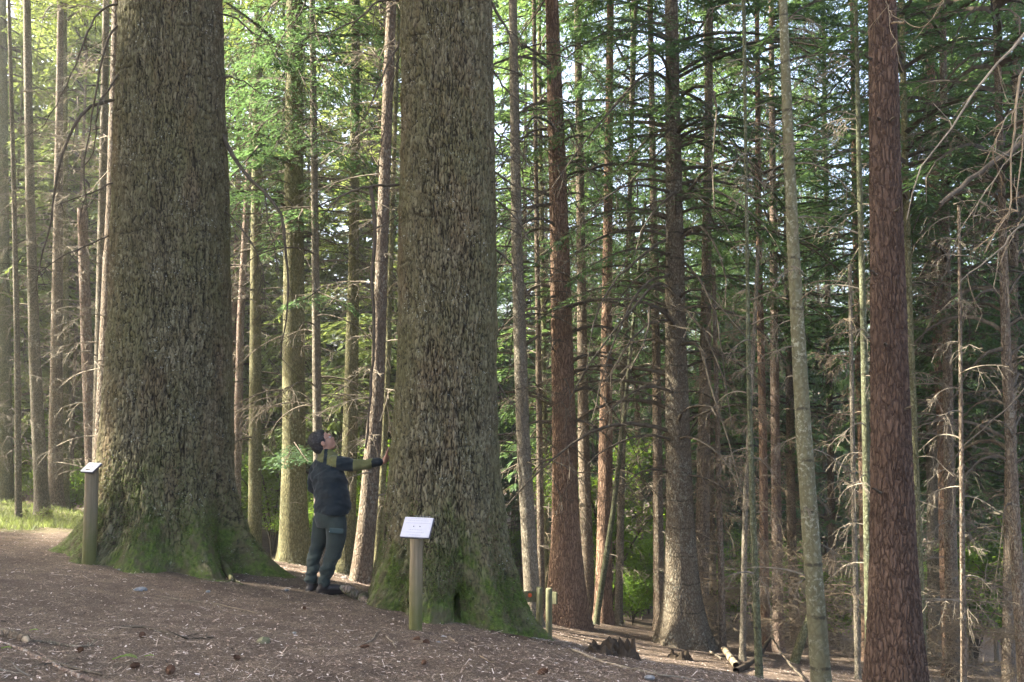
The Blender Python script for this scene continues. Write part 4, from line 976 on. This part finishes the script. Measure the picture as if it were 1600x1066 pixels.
# green waymarker with board and orange dot
wd = 11.0; wb = at(850, 994, wd); wm = thing('waymarker', 'green weathered two-post waymarker with orange dot behind mossy root', 'signpost', wb)
M['green_post'] = plain('green_algae_post', (0.125, 0.125, 0.07), .85, .2, .35, 9, (5, 5, .8), .004)
M['orange'] = plain('orange_waymark_paint', (0.50, 0.10, 0.03), .6, .3, .1, 20, bumpd=0)
for (x, y0, y1, dd) in ((842.5, 980, 918, 11.0), (857.5, 998, 920, 10.8)):
    p0 = at(x, y0, dd); p1 = at(x + .5, y1, dd); rod('post', Vector((p0.x, p0.y, p0.z - .2)) - wb, p1 - wb, .040, .040, M['green_post'], wm, 18, 8, wob=.004)
cb = at(830, 932, 11.08) - wb; bd = box('board', Matrix.Translation(cb) @ Matrix.Rotation(.12, 4, 'Z'), (.19, .03, .135), M['green_post'], wm, .006)
cb2 = at(862, 934, 10.92) - wb; box('board', Matrix.Translation(cb2) @ Matrix.Rotation(-.5, 4, 'Z'), (.15, .03, .15), M['green_post'], wm, .006)
oc = at(828, 930, 11.06) - wb
rod('painted_dot', oc + Vector((0, .0, 0)), oc + Vector((0, -.006, 0)), .026, .026, M['orange'], bd, 16, 3, bevel=.001)

# ------------------------------------------------------------------ the man
PD = 9.0
def P3(px, py, dy=0.0): return np.array(list(at(px, py, PD + dy)))
class Vox:
    def __init__(s): s.V = []; s.Q = []; s.T = []; s.n = 0
    def _add(s, V, Q, T):
        s.V.append(V); s.Q.append(Q + s.n)
        if len(T): s.T.append(np.array(T) + s.n)
        s.n += len(V)
    def limb(s, pts, rad, n=16, k=14):
        P = polyline(pts, k); R = np.interp(np.linspace(0, 1, k), np.linspace(0, 1, len(rad)), rad)
        t0 = P[0] - P[1]; t0 /= np.linalg.norm(t0); t1 = P[-1] - P[-2]; t1 /= np.linalg.norm(t1)
        P = np.vstack([P[0] + t0 * R[0] * .85, P[0] + t0 * R[0] * .5, P, P[-1] + t1 * R[-1] * .5, P[-1] + t1 * R[-1] * .85])
        R = np.concatenate([[R[0] * .35, R[0] * .8], R, [R[-1] * .8, R[-1] * .35]])
        V, Q = tubes(P, R, n); K = len(V)
        V = np.vstack([V, P[0], P[-1]])
        T = [[(i + 1) % n, i, K] for i in range(n)] + [[K - n + i, K - n + (i + 1) % n, K + 1] for i in range(n)]
        s._add(V, Q, T)
    def ell(s, c, rad, Mx=None, nu=20, nv=12, drot=None):
        th = np.linspace(0, math.pi, nv + 1)[1:-1]; ph = np.arange(nu) * 2 * math.pi / nu
        V = np.array([[math.sin(a) * math.cos(b) * rad[0], math.sin(a) * math.sin(b) * rad[1], -math.cos(a) * rad[2]] for a in th for b in ph] + [[0, 0, -rad[2]], [0, 0, rad[2]]])
        V = V + np.array(c)
        if Mx is not None: V = V @ Mx[0].T + Mx[1]
        ii = np.arange((nv - 1) * nu).reshape(nv - 1, nu); a = ii[:-1]; b = np.roll(a, -1, 1); d = ii[1:]; c_ = np.roll(d, -1, 1)
        Q = np.stack([a, b, c_, d], -1).reshape(-1, 4); K = (nv - 1) * nu
        T = [[(i + 1) % nu, i, K] for i in range(nu)] + [[K - nu + i, K - nu + (i + 1) % nu, K + 1] for i in range(nu)]
        s._add(V, Q, T)
    def rings(s, rs, alpha, n=24):
        """rs: (centre, lateral half, frontal half); lateral axis = the man's right"""
        f = np.array([math.cos(alpha), math.sin(alpha), 0]); l = np.array([math.sin(alpha), -math.cos(alpha), 0])
        C3 = polyline([r[0] for r in rs], 20); t = np.linspace(0, 1, 20); tt = np.linspace(0, 1, len(rs))
        A = np.interp(t, tt, [r[1] for r in rs]); B = np.interp(t, tt, [r[2] for r in rs])
        th = np.arange(n) * 2 * math.pi / n
        V = np.concatenate([C3[i] + A[i] * np.sign(np.cos(th))[:, None] * (np.abs(np.cos(th)) ** .85)[:, None] * l + B[i] * np.sin(th)[:, None] * f for i in range(20)])
        ii = np.arange(20 * n).reshape(20, n); a = ii[:-1]; b = np.roll(a, -1, 1); d = ii[1:]; c_ = np.roll(d, -1, 1)
        Q = np.stack([a, b, c_, d], -1).reshape(-1, 4); K = 20 * n
        V = np.vstack([V, C3[0], C3[-1]])
        T = [[(i + 1) % n, i, K] for i in range(n)] + [[K - n + i, K - n + (i + 1) % n, K + 1] for i in range(n)]
        s._add(V, Q, T)
    def finish(s, name, mats, parent, vox=0.008, smooth=4, disp=None, matfn=None, origin=None):
        V = np.concatenate(s.V) - np.array(list(origin))
        o = build(name, V, s.Q + s.T, mats, parent, True)
        m = o.modifiers.new('r', 'REMESH'); m.mode = 'VOXEL'; m.voxel_size = vox; m.use_smooth_shade = True
        m2 = o.modifiers.new('s', 'SMOOTH'); m2.factor = .5; m2.iterations = smooth
        dg = bpy.context.evaluated_depsgraph_get(); dg.update()
        me = bpy.data.meshes.new_from_object(o.evaluated_get(dg)); o.modifiers.clear()
        old = o.data; o.data = me; bpy.data.meshes.remove(old); me.name = name
        nv = len(me.vertices); co = np.empty(nv * 3, np.float32); me.vertices.foreach_get('co', co); co = co.reshape(-1, 3)
        if disp is not None:
            no = np.empty(nv * 3, np.float32); me.vertices.foreach_get('normal', no); no = no.reshape(-1, 3)
            co = co + no * disp(co + np.array(list(origin)), no)[:, None]; me.vertices.foreach_set('co', co.astype(np.float32).ravel())
        while len(me.materials) < len(mats): me.materials.append(None)
        for i, mm in enumerate(mats): me.materials[i] = mm
        if matfn is not None:
            npol = len(me.polygons); cc = np.empty(npol * 3, np.float32); me.polygons.foreach_get('center', cc)
            me.polygons.foreach_set('material_index', matfn(cc.reshape(-1, 3) + np.array(list(origin))).astype(np.int32))
        me.polygons.foreach_set('use_smooth', np.ones(len(me.polygons), bool)); me.update()
        return o
feet = Vector(P3(505, 924)); 
man = thing('person', 'man in dark jacket with olive patches looking up, right hand on the giant trunk', 'person', feet)
AL = math.radians(42)
fwd = np.array([math.cos(AL), math.sin(AL), 0]); lat = np.array([math.sin(AL), -math.cos(AL), 0])
sk = NT('skin'); vv = sk.coord(); sk.base(sk.mix(sk.noise(vv, 18, 3), (0.31, 0.165, 0.11), (0.42, 0.245, 0.17)), .55, .4); M['skin'] = sk.m
M['skin'].node_tree.nodes['Principled BSDF'].inputs['Subsurface Weight'].default_value = 0.08
def cloth(name, col, scale=55, bd=.003, var=.25):
    n = NT(name); v = n.coord(); a = n.noise(v, scale, 4, .7); b = n.noise(v, 6, 3, .6)
    c = n.mix(a, [x * (1 - var) for x in col], [x * (1 + var) for x in col]); c = n.mix(n.ramp(b, [(0.4, 0.0), (0.7, .4)]), c, [x * 1.35 for x in col])
    n.base(c, .95, .12); n.b.inputs['Sheen Weight'].default_value = .15; n.bump(a, bd, .6); return n.m
M['jacket'] = cloth('dark_blue_green_fleece', (0.014, 0.020, 0.023))
M['olive_cloth'] = cloth('olive_patch_cloth', (0.105, 0.105, 0.042))
M['trouser'] = cloth('dark_green_trouser_cloth', (0.034, 0.044, 0.038), 80, .0015)
M['boot'] = plain('dark_boot_leather', (0.022, 0.018, 0.016), .6, .4, .3, 30)
hn = NT('grey_black_curly_hair'); hv = hn.coord(); ha = hn.noise(hv, 75, 4, .7); hn.base(hn.ramp(ha, [(0.40, (0.010, 0.009, 0.009)), (0.60, (0.035, 0.032, 0.032)), (0.75, (0.16, 0.155, 0.15))]), .6, .4); hn.bump(ha, .012, 1.0); M['hair'] = hn.m

# head frame
hc = P3(504.5, 691)
pit = math.radians(33); yw = math.radians(14)
Fh = np.array([math.cos(pit) * math.cos(yw), math.cos(pit) * math.sin(yw), math.sin(pit)])
Lh = np.array([math.sin(yw), -math.cos(yw), 0]) ; Uh = np.cross(Lh, Fh); Uh = Uh if Uh[2] > 0 else -Uh
HS = 1.08
HM = (np.stack([Fh, Lh, Uh], 1) * HS, hc)      # local x forward, y toward his right, z up
hp = lambda x, y, z: HM[0] @ np.array([x, y, z]) + HM[1]
body = Vox()
body.ell((-.012, 0, .028), (.096, .076, .094), HM); body.ell((.035, 0, -.025), (.062, .058, .078), HM)
body.ell((.055, 0, -.088), (.036, .036, .024), HM); body.ell((.010, 0, -.068), (.060, .052, .036), HM)
body.ell((.097, 0, -.022), (.018, .012, .022), HM); body.ell((.092, 0, .004), (.012, .010, .022), HM); body.ell((.089, 0, .030), (.014, .045, .010), HM)
body.ell((.090, 0, -.058), (.012, .022, .008), HM); body.ell((.088, 0, -.070), (.012, .020, .007), HM)
for sg in (-1, 1):
    body.ell((-.004, .078 * sg, -.010), (.020, .010, .031), HM); body.ell((.062, .036 * sg, -.028), (.022, .018, .018), HM)
body.limb([hp(-.030, 0, -.055), P3(510, 712, .02), P3(511, 722, .03)], [.056, .060, .075])
body.rings([(P3(512, 718, .03), .15, .09), (P3(513, 740, .02), .18, .11), (P3(515, 770, .01), .165, .105), (P3(516, 800, .0), .165, .115), (P3(516, 815), .15, .11)], AL)
sh_r = np.array(P3(512, 722, .02)) + lat * .155; sh_l = np.array(P3(512, 724, .02)) - lat * .165
elb = P3(565, 727.5, -.08); wri = P3(598, 722.5, -.02)
body.limb([sh_r, elb], [.052, .040]); body.limb([elb, wri], [.040, .026])
# hand flat on the bark, fingers up
tx = at(609, 712, 9.0).x
palm = wri + np.array([.030, .02, .035])
body.limb([wri, wri + np.array([.020, .01, .018]), palm + np.array([.010, 0, .018])], [.026, .032, .030])
body.ell((0, 0, 0), (.016, .042, .046), (np.eye(3), palm + np.array([.006, .0, .012])))
for k, (dy, ln, sp) in enumerate([(-.034, .062, -.014), (-.012, .075, -.004), (.011, .070, .005), (.033, .055, .015)]):
    b0 = palm + np.array([.008, dy, .045]); b1_ = b0 + np.array([.010, sp * .5, ln * .5]); b2_ = b1_ + np.array([.014, sp * .6, ln * .5])
    body.limb([b0, b1_, b2_], [.0115, .0108, .0090], 10, 8)
body.limb([palm + np.array([-.002, -.034, -.01]), palm + np.array([.006, -.060, .018]), palm + np.array([.014, -.072, .045])], [.014, .011, .0085], 10, 8)
# left arm carried low in front of him
ell_ = P3(489, 762, .22); wrl = P3(513, 776, .34)
body.limb([sh_l, ell_], [.05, .04]); body.limb([ell_, wrl], [.04, .028]); body.ell((0, 0, 0), (.04, .03, .03), (np.eye(3), wrl + fwd * .04))
kneeL = P3(495, 858, .10); ankL = P3(486.5, 905, .06); kneeR = P3(522.5, 860, -.05); ankR = P3(506, 906, -.05)
hipL = P3(505.5, 812, .09); hipR = P3(524.5, 812, -.07)
body.limb([hipL, kneeL, ankL], [.08, .05, .038]); body.limb([hipR, kneeR, ankR], [.08, .05, .038])

bo = body.finish('body', [M['skin']], man, .0065, 3, origin=feet)
# jacket
def wr_j(co, no):
    return 0.026 * (fbm2(co[:, 0] * 5 + co[:, 2] * 4, co[:, 2] * 11 + co[:, 1] * 6 - co[:, 0] * 3, 3) - .5) * 2
def mf_j(c):
    px = c[:, 0] / c[:, 1] * F + 800
    ex = at(512, 722, 9.0).z
    s_ = (c - sh_r) @ lat; g = np.zeros(len(c))
    yoke = (c[:, 2] > at(512, 723.5, 9).z - .3 * (at(512, 723.5, 9).x - c[:, 0]).clip(-1, 1) * -1) & (c[:, 0] < at(529.5, 720, 9).x) & ~((c[:, 0] > at(508, 720, 9).x) & (c[:, 0] < at(513.5, 720, 9).x))
    patch = (c[:, 0] > at(555, 727, 9).x) & (c[:, 0] < at(583, 727, 9).x)
    g[yoke | patch] = 1
    return g
jk = Vox()
jk.rings([(P3(518.5, 802, .0), .206, .158), (P3(519.5, 796), .222, .172), (P3(519, 788), .208, .160), (P3(518, 776), .216, .168), (P3(514.5, 755, .01), .212, .160), (P3(512.5, 738, .02), .216, .156), (P3(511.5, 724, .03), .205, .135), (P3(511, 715, .03), .15, .118), (P3(509.5, 709.5, .02), .092, .090)], AL)
jk.limb([sh_r - lat * .03, (sh_r + elb) / 2 + [0, 0, -.006], elb, (elb + wri) / 2, wri + [-.030, 0, 0]], [.078, .070, .060, .052, .040], 20)
jk.limb([sh_l + lat * .03, (sh_l + ell_) / 2 + [-.015, 0, 0], ell_], [.078, .072, .062]); jk.limb([ell_, wrl], [.060, .045])
jk.limb([P3(508.5, 715, .02), P3(508, 709, .02)], [.094, .084], 20)
jk.finish('jacket', [M['jacket'], M['olive_cloth']], man, .009, 5, wr_j, mf_j, origin=feet)
tr_ = Vox()
tr_.rings([(P3(516.5, 792), .172, .14), (P3(516, 803), .178, .15), (P3(515.5, 815), .175, .145), (P3(515, 823), .15, .12)], AL)
tr_.limb([P3(504.5, 812, .08), P3(501, 835, .08), P3(495.5, 858, .09), P3(490, 880, .07), P3(486.5, 906, .05)], [.108, .094, .077, .070, .066], 20)
tr_.limb([P3(524.5, 812, -.06), P3(525.5, 835, -.06), P3(522.5, 856, -.05), P3(515, 880, -.05), P3(506.5, 908, -.05)], [.113, .104, .088, .078, .067], 20)
def wr_t(co, no):
    low = np.clip((at(500, 835, 9).z - co[:, 2]) / .3, 0.15, 1)
    return 0.026 * low * (fbm2(co[:, 0] * 6 + co[:, 2] * 9 + co[:, 1] * 4, co[:, 2] * 17 - co[:, 0] * 6, 3) - .5) * 2
trs = tr_.finish('trousers', [M['trouser']], man, .008, 3, wr_t, origin=feet)
M['flap'] = cloth('paler_pocket_cloth', (0.050, 0.075, 0.070), 80, .001)
fc = P3(525.5, 829.5, -.175); box('pocket_flap', Matrix.Translation(Vector(fc) - feet) @ Matrix.Rotation(.10, 4, 'Y') @ Matrix.Rotation(.22, 4, 'Z'), (.145, .018, .052), M['flap'], trs, .006)
rod('snap_button', Vector(P3(515, 830.5, -.186)) - feet, Vector(P3(515, 830.5, -.192)) - feet, .006, .006, M['plaque2'], trs, 10, 3, bevel=.001)
for nm, an, dv, L in (('boot', ankL, np.array([.35, .94, 0]), .18), ('boot', ankR, np.array([.96, .28, 0]), .215)):
    b = Vox(); z0 = P3(500, 926)[2] if an is ankR else P3(484, 927, .06)[2]
    q = np.array([an[0], an[1], z0])
    b.limb([an + [0, 0, .0], q + [0, 0, .06]], [.056, .058]); b.limb([q - dv * .035 + [0, 0, .045], q + dv * L * .5 + [0, 0, .05], q + dv * L * .85 + [0, 0, .040]], [.046, .046, .036])
    b.limb([q - dv * .05 + [0, 0, .018], q + dv * L * .9 + [0, 0, .016]], [.036, .034])
    b.finish(nm, [M['boot']], man, .007, 2, origin=feet)
hr = Vox()
hr.ell((-.030, 0, .040), (.094, .086, .094), HM); hr.ell((-.062, 0, -.012), (.058, .072, .070), HM); hr.ell((.010, 0, .085), (.062, .064, .042), HM); hr.ell((-.060, 0, -.062), (.036, .052, .040), HM)
for sg in (-1, 1): hr.ell((.018, .066 * sg, .030), (.016, .016, .034), HM)
hr.finish('hair', [M['hair']], man, .006, 2, lambda co, no: 0.012 * (fbm2(co[:, 0] * 45 + co[:, 1] * 30, co[:, 2] * 45 + co[:, 1] * 20, 3) - .35), origin=feet)
gm_ = MB(); yv = 0.064
for sg in (-1, 1):
    V, Q = tubes(polyline([hp(.0, .082 * sg, .012), hp(.05, .074 * sg, .014), hp(.098, .058 * sg, .012)], 6), np.full(6, .0018), 5); gm_.add(V, Q)
    c_ = np.array([hp(.104, .034 * sg + .022 * math.cos(a), .008 + .016 * math.sin(a)) for a in np.linspace(0, 6.283, 14)]); V, Q = tubes(c_, np.full(14, .0016), 4); gm_.add(V, Q)
V, Q = tubes(polyline([hp(.106, -.012, .012), hp(.112, 0, .014), hp(.106, .012, .012)], 5), np.full(5, .0016), 4); gm_.add(V, Q)
go = gm_.build('glasses', [M['screw']], man); go.data.transform(Matrix.Translation(-feet))
M['eye'] = plain('eye_white', (0.5, 0.47, 0.45), .3, .5, .05, 30, bumpd=0)
for sg in (-1, 1):
    e = Vox(); e.ell((.080, .032 * sg, .006), (.013, .013, .010), HM); V = np.concatenate(e.V) - np.array(list(feet)); build('eye', V, e.Q + e.T, M['eye'], man)

# ------------------------------------------------------------------ things lying on the ground
def drop(px, py):
    """ground point under a photo pixel: march the ray"""
    lo, hi = 3.5, 40.0
    prev = 3.5
    for d in np.arange(3.5, 40, .05):
        p = at(px, py, d)
        if p.z < gz1(p.x, p.y): return Vector((p.x, p.y, gz1(p.x, p.y)))
    return at(px, py, 12)
def stick(label, pts, w0, w1, mat='deadtwig', lift=None, twigs=3, seed=0, name='fallen_stick', cat='stick', sides=6, end=None, tl=.2):
    P0 = [drop(a, b) + Vector((0, 0, (w0 / 2) * .7 + (lift[i] if lift else 0))) for i, (a, b) in enumerate(pts)]
    o = P0[0].copy(); k = 14
    P = polyline([p - o for p in P0], k); r = np.random.default_rng(seed + 500)
    P[1:] += (r.random((k - 1, 3)) - .5) * .012
    if not lift: P[:, 2] = gz(P[:, 0] + o.x, P[:, 1] + o.y) - o.z + w0 * .35
    mb = MB(); V, Q = tubes(P, np.linspace(w0 / 2, w1 / 2, k) * (.85 + .3 * r.random(k)), sides); mb.add(V, Q)
    if end:
        d = P[0] - P[1]; d /= np.linalg.norm(d)
        V, Q = tubes(np.array([P[0] - d * .005, P[0] + d * .012, P[0] + d * .05]), np.array([w0 / 2 * .96, w0 / 2 * .8, w0 / 8]), sides); mb.add(V, Q, 1)
    if twigs:
        i = r.integers(2, k - 1, twigs); D = (r.random((twigs, 3)) - .5) * [2, 2, .6] + [0, 0, .12]; s = np.linspace(0, 1, 5)[None, :, None]
        PT = P[i][:, None] + D[:, None] * s * tl + (r.random((twigs, 1, 3)) - .5) * s * s * .08
        V, Q = tubes(PT, np.repeat(np.linspace(.006, .002, 5)[None], twigs, 0), 4); mb.add(V, Q)
    ob = mb.build(name, [M[mat], M['fresh']], None); ob.location = o; tag(ob, label, cat); return ob
stick('short thick broken branch with pale split end at lower left edge', [(40, 1004), (22, 999), (-12, 992)], .055, .06, 'brown', twigs=0, end=True, name='broken_branch', seed=1)
stick('long pale brown stick running down to the bottom edge, lower left', [(8, 1008), (60, 1030), (110, 1052), (180, 1072)], .018, .03, 'pink', twigs=2, seed=2)
stick('dark stick lying alongside the long pale brown stick', [(68, 1033), (110, 1044), (160, 1056)], .022, .014, 'twig', twigs=2, seed=3)
stick('grey-green curved stick touching the broken branch, lower left', [(35, 1000), (85, 1007), (130, 1011), (152, 1000)], .016, .012, 'grey', twigs=4, seed=4)
stick('dark crooked stick lying midway along lower left foreground', [(188, 981), (235, 985), (285, 998), (335, 999)], .020, .010, 'twig', twigs=3, seed=5)
stick('long thin pale stick below the leftmost giant fir root', [(243, 933), (290, 938), (340, 944), (410, 958)], .013, .008, 'paletwig', twigs=1, seed=6)
stick('thin pale twig curving at bottom left corner', [(0, 1048), (25, 1052), (48, 1054)], .010, .008, 'deadtwig', twigs=2, seed=7)
stick('thin stick crossing the ground right of giant root in centre', [(895, 1018), (960, 1040), (1030, 1056), (1090, 1062)], .026, .012, 'deadtwig', twigs=3, seed=8)
stick('short pale stick at the foot of the taller sign post', [(690, 990), (702, 1000), (716, 1008)], .012, .008, 'paletwig', twigs=0, seed=9)
stick('small curled twig left of the taller sign post', [(604, 998), (614, 1006), (618, 1016)], .012, .007, 'deadtwig', twigs=1, seed=10)
stick('thin grey stick on the slope between sign post and man', [(552, 1010), (575, 1004), (595, 990)], .010, .008, 'deadtwig', twigs=1, seed=11)
stick('fine pale twig in the centre foreground', [(750, 1030), (762, 1038), (772, 1042)], .010, .006, 'paletwig', twigs=0, seed=12)
stick('straight dark stick rising from the litter at bottom right of centre', [(1262, 1068), (1230, 1048), (1205, 1024)], .028, .022, 'twig', lift=[0, .12, .30], twigs=2, seed=13)
stick('forked dark fallen branch raised at one end under the thin dark stem', [(1150, 1052), (1175, 1045), (1192, 1034), (1206, 1018)], .07, .05, 'rot', lift=[.0, .06, .14, .30], twigs=3, seed=14, name='fallen_branch', cat='branch', sides=10)
stick('pale broken log end beside the forked fallen branch', [(1131, 1024), (1140, 1034), (1150, 1046)], .09, .09, 'fresh', lift=[.05, .04, .02], twigs=0, seed=15, name='broken_log', cat='log', sides=12)
stick('long dead root-like branch from ringed trunk foot to broken log', [(1085, 1012), (1105, 1018), (1128, 1030)], .05, .03, 'deadtwig', twigs=4, seed=16, name='fallen_branch', cat='branch')
lg = drop(1240, 1036); Pl = polyline([Vector((0, 0, -.05)), at(1252, 1000, lg.y) - lg, at(1266, 962, lg.y + .1) - lg], 10)
V, Q = tubes(Pl, np.linspace(.075, .05, 10), 12); V = V + (fbm2(V[:, :1] * 12 + [[0, 4, 8]], V[:, 2:3] * 6) - .5) * .03
ob = build('leaning_log', V, Q, M['olive']); ob.location = lg; tag(ob, 'short split log leaning against pale green ringed trunk', 'log')

def stump(label, px, py, r, h, seed, name='tree_stump'):
    p = drop(px, py); n_ = 28; rr = np.random.default_rng(seed)
    th = np.arange(n_) * 6.2832 / n_
    top = h * (0.25 + 0.75 * vn2(np.cos(th) * 2 + seed * 3, np.sin(th) * 2) ** 1.3) * (1 + .5 * np.sin(th * 9 + seed) * rr.random(n_)); top = np.clip(top, .02, h * 1.15)
    rings = []
    for f, k in ((1.5, -.06), (1.2, .04), (1.02, .5), (.95, 1.0)):
        rings.append(np.stack([np.cos(th) * r * f * (1 + .12 * rr.random(n_)), np.sin(th) * r * f * (1 + .12 * rr.random(n_)), top * k if k > .1 else np.full(n_, k)], 1))
    rings.append(np.stack([np.cos(th) * r * .72, np.sin(th) * r * .72, top * .92], 1)); rings.append(np.stack([np.cos(th) * r * .6, np.sin(th) * r * .6, top * .35], 1))
    V = np.concatenate(rings + [np.array([[0, 0, h * .12]])]); K = len(rings)
    ii = np.arange(K * n_).reshape(K, n_); a = ii[:-1]; b = np.roll(a, -1, 1); d = ii[1:]; c = np.roll(d, -1, 1)
    Q = np.stack([a, b, c, d], -1).reshape(-1, 4); T3 = np.array([[ii[-1][i], ii[-1][(i + 1) % n_], len(V) - 1] for i in range(n_)])
    ob = build(name, V, [Q, T3], M['rot'], None, False); ob.location = p; tag(ob, label, 'stump'); return ob
stump('rotten low stump, left dark crumbling half of the pair in clearing', 940, 1022, .115, .15, 1)
stump('jagged rotten stump, right taller half of the pair in clearing', 974, 1028, .11, .22, 5)
stump('small mossy stump on the sunlit ground before ringed trunk', 1062, 1030, .12, .12, 9)

def rock(label, px, py, s, mat='stone', seed=0, name='stone', cat='stone'):
    p = drop(px, py); r = np.random.default_rng(seed)
    e = Vox(); e.ell((0, 0, 0), (s, s * .7, s * .45), None, 12, 7); V = np.concatenate(e.V)
    V = V * (1 + .5 * (fbm2(V[:, :1] * 3 / s + seed, V[:, 1:2] * 3 / s + V[:, 2:3] * 2 / s) - .5))
    o = build(name, V, e.Q + e.T, M[mat], None, False); o.location = p + Vector((0, 0, s * .15)); o.rotation_euler = (0, 0, r.random() * 6); tag(o, label, cat)
for i, a in enumerate([('flat blue-grey stone below left giant fir', 219, 924, .065), ('small pale stone right of the short sign post', 188, 893, .035), ('pale grey stone at the tip of the left giant root', 325, 926, .03),
    ('bright white pebble right of the taller sign post base', 684, 1006, .030), ('pale stone chip just above the white pebble', 694, 996, .028), ('grey-green stone at centre left foreground', 411, 1006, .07),
    ('grey stone at bottom edge right of centre', 1015, 1061, .04), ('small stone behind the flat blue-grey stone', 448, 924, .025), ('rounded stone at the foot of leaning grey-pink trunk', 537, 905, .06), ('small grey stone near lower middle slope', 460, 990, .022)]):
    rock(a[0], a[1], a[2], a[3], 'stone' if 'green' not in a[0] else 'green_post', i)
# cones: a scaly body
def cone_mesh():
    mb = MB(); V, Q = tubes(np.array([[0, 0, 0], [.012, 0, 0], [.03, 0, 0], [.05, 0, 0], [.058, 0, 0]]), np.array([.004, .014, .016, .010, .003]), 8); mb.add(V, Q)
    for i in range(60):
        t = i / 60; a = i * 2.399; c = np.array([.004 + .05 * t, 0, 0]); rr = .017 * math.sin(math.pi * (t * .85 + .1)) + .002
        d = np.array([.25, math.cos(a), math.sin(a)]); s = np.array([0, -math.sin(a), math.cos(a)])
        b = c + d * rr * .6; e = b + d * .010
        mb.add(np.array([b - s * .004, e - s * .006, e + s * .006, b + s * .004]), np.array([[0, 1, 2, 3]]))
    o = mb.build('pine_cone', [M['cone']], None, False); C.objects.unlink(o); return o.data
cm = cone_mesh()
for i, (px, py, lb) in enumerate([(203, 1045, 'large brown cone below the green fern sprig'), (225, 997, 'brown cone right of the crooked dark stick end'), (129, 1019, 'dark brown cone near the grey-green curved stick'),
    (645, 1004, 'red-brown cone at the base of taller sign post'), (376, 1034, 'cone with pale twig at centre left bottom'), (663, 1007, 'small dark cone right of taller sign post base'), (660, 1041, 'reddish cone in the centre foreground'),
    (577, 1013, 'dark cone on the slope left of taller sign post'), (122, 863, 'black cone just left of the short sign post'), (265, 1055, 'flat dark cone near the bottom left of centre'), (895, 1000, 'dark cone right of the waymarker foot'), (840, 1056, 'cone at the bottom edge in the centre'), (478, 955, 'small brown cone below the man\'s feet')]):
    o = bpy.data.objects.new('pine_cone', cm); C.objects.link(o); o.location = drop(px, py) + Vector((0, 0, .016)); o.rotation_euler = (i, .2 * math.sin(i), i * 2.3); sc = 1 + .3 * math.sin(i * 3); o.scale = (sc,) * 3
    tag(o, lb, 'cone', 'cones lying on the needle litter')
def sprig(label, px, py, s, seed):
    p = drop(px, py); r = np.random.default_rng(seed); mb = MB()
    n_ = 26; t = np.linspace(0, 1, n_); ax = np.stack([t * s, .1 * s * np.sin(t * 3), .012 + .10 * s * np.sin(t * 3)], 1)
    V, Q = tubes(ax, np.linspace(.0025, .001, n_), 4); mb.add(V, Q)
    for sg in (-1, 1):
        l = s * .22 * np.sin(math.pi * (t * .85 + .12))[:, None]; d = np.array([.4, sg, .12]) + (r.random((n_, 3)) - .5) * .3; w_ = np.array([s * .018, 0, 0])
        mb.add(np.stack([ax - w_, ax + d * l * .5 - w_ * 1.3, ax + d * l, ax + d * l * .5 + w_ * 1.3], 1), np.arange(n_ * 4).reshape(-1, 4), 0, .5 + .5 * r.random(n_))
    o = mb.build('fern_sprig', [M['leaf']], None, False); o.location = p; o.color = (1.3, 1.5, .8, 1); tag(o, label, 'plant')
sprig('bright green fern sprig lying in the lower left foreground', 176, 1034, .15, 1)
sprig('tiny green sprig right of the bright fern sprig', 226, 1031, .06, 2)
sprig('small green sprig above the broken branch at left', 46, 990, .06, 3)
sprig('tiny green sprig at the bottom left edge', 2, 1019, .06, 4)
print('tris', sum(len(m.polygons) for m in bpy.data.meshes) * 2, 'objects', len(bpy.data.objects))

from collections import defaultdict
same = defaultdict(list)
for o in C.objects:
    if o.parent is None and o.get('label') and abs(o.location.y) > 16: same[o['label']].append(o)
for lb, os_ in same.items():
    if len(os_) < 2: continue
    os_.sort(key=lambda o: o.location.x / o.location.y); n_ = len(os_); cn = ['', '', 'two', 'three', 'four', 'five', 'six', 'seven', 'eight'][min(n_, 8)]
    for i, o in enumerate(os_):
        w_ = 'leftmost' if i == 0 else 'rightmost' if i == n_ - 1 else 'middle' if n_ == 3 else ['', 'second', 'third', 'fourth', 'fifth', 'sixth', 'seventh'][min(i, 6)]
        o['label'] = w_ + ' of ' + cn + ': ' + lb

hz = NT('haze'); hz.n.remove(hz.b); pv = hz.new('ShaderNodeVolumePrincipled'); pv.inputs['Color'].default_value = (.92, .95, 1, 1); pv.inputs['Density'].default_value = 0.0014; pv.inputs['Anisotropy'].default_value = 0.5
hz.link(pv.outputs[0], hz.out.inputs['Volume'])
Vh = np.array([[a, b, c] for a in (-90, 90) for b in (-30, 120) for c in (-32, 42)])
hb = build('haze', Vh, np.array([[0, 1, 3, 2], [4, 6, 7, 5], [0, 4, 5, 1], [2, 3, 7, 6], [0, 2, 6, 4], [1, 5, 7, 3]]), hz.m, None, False); hb['kind'] = 'stuff'
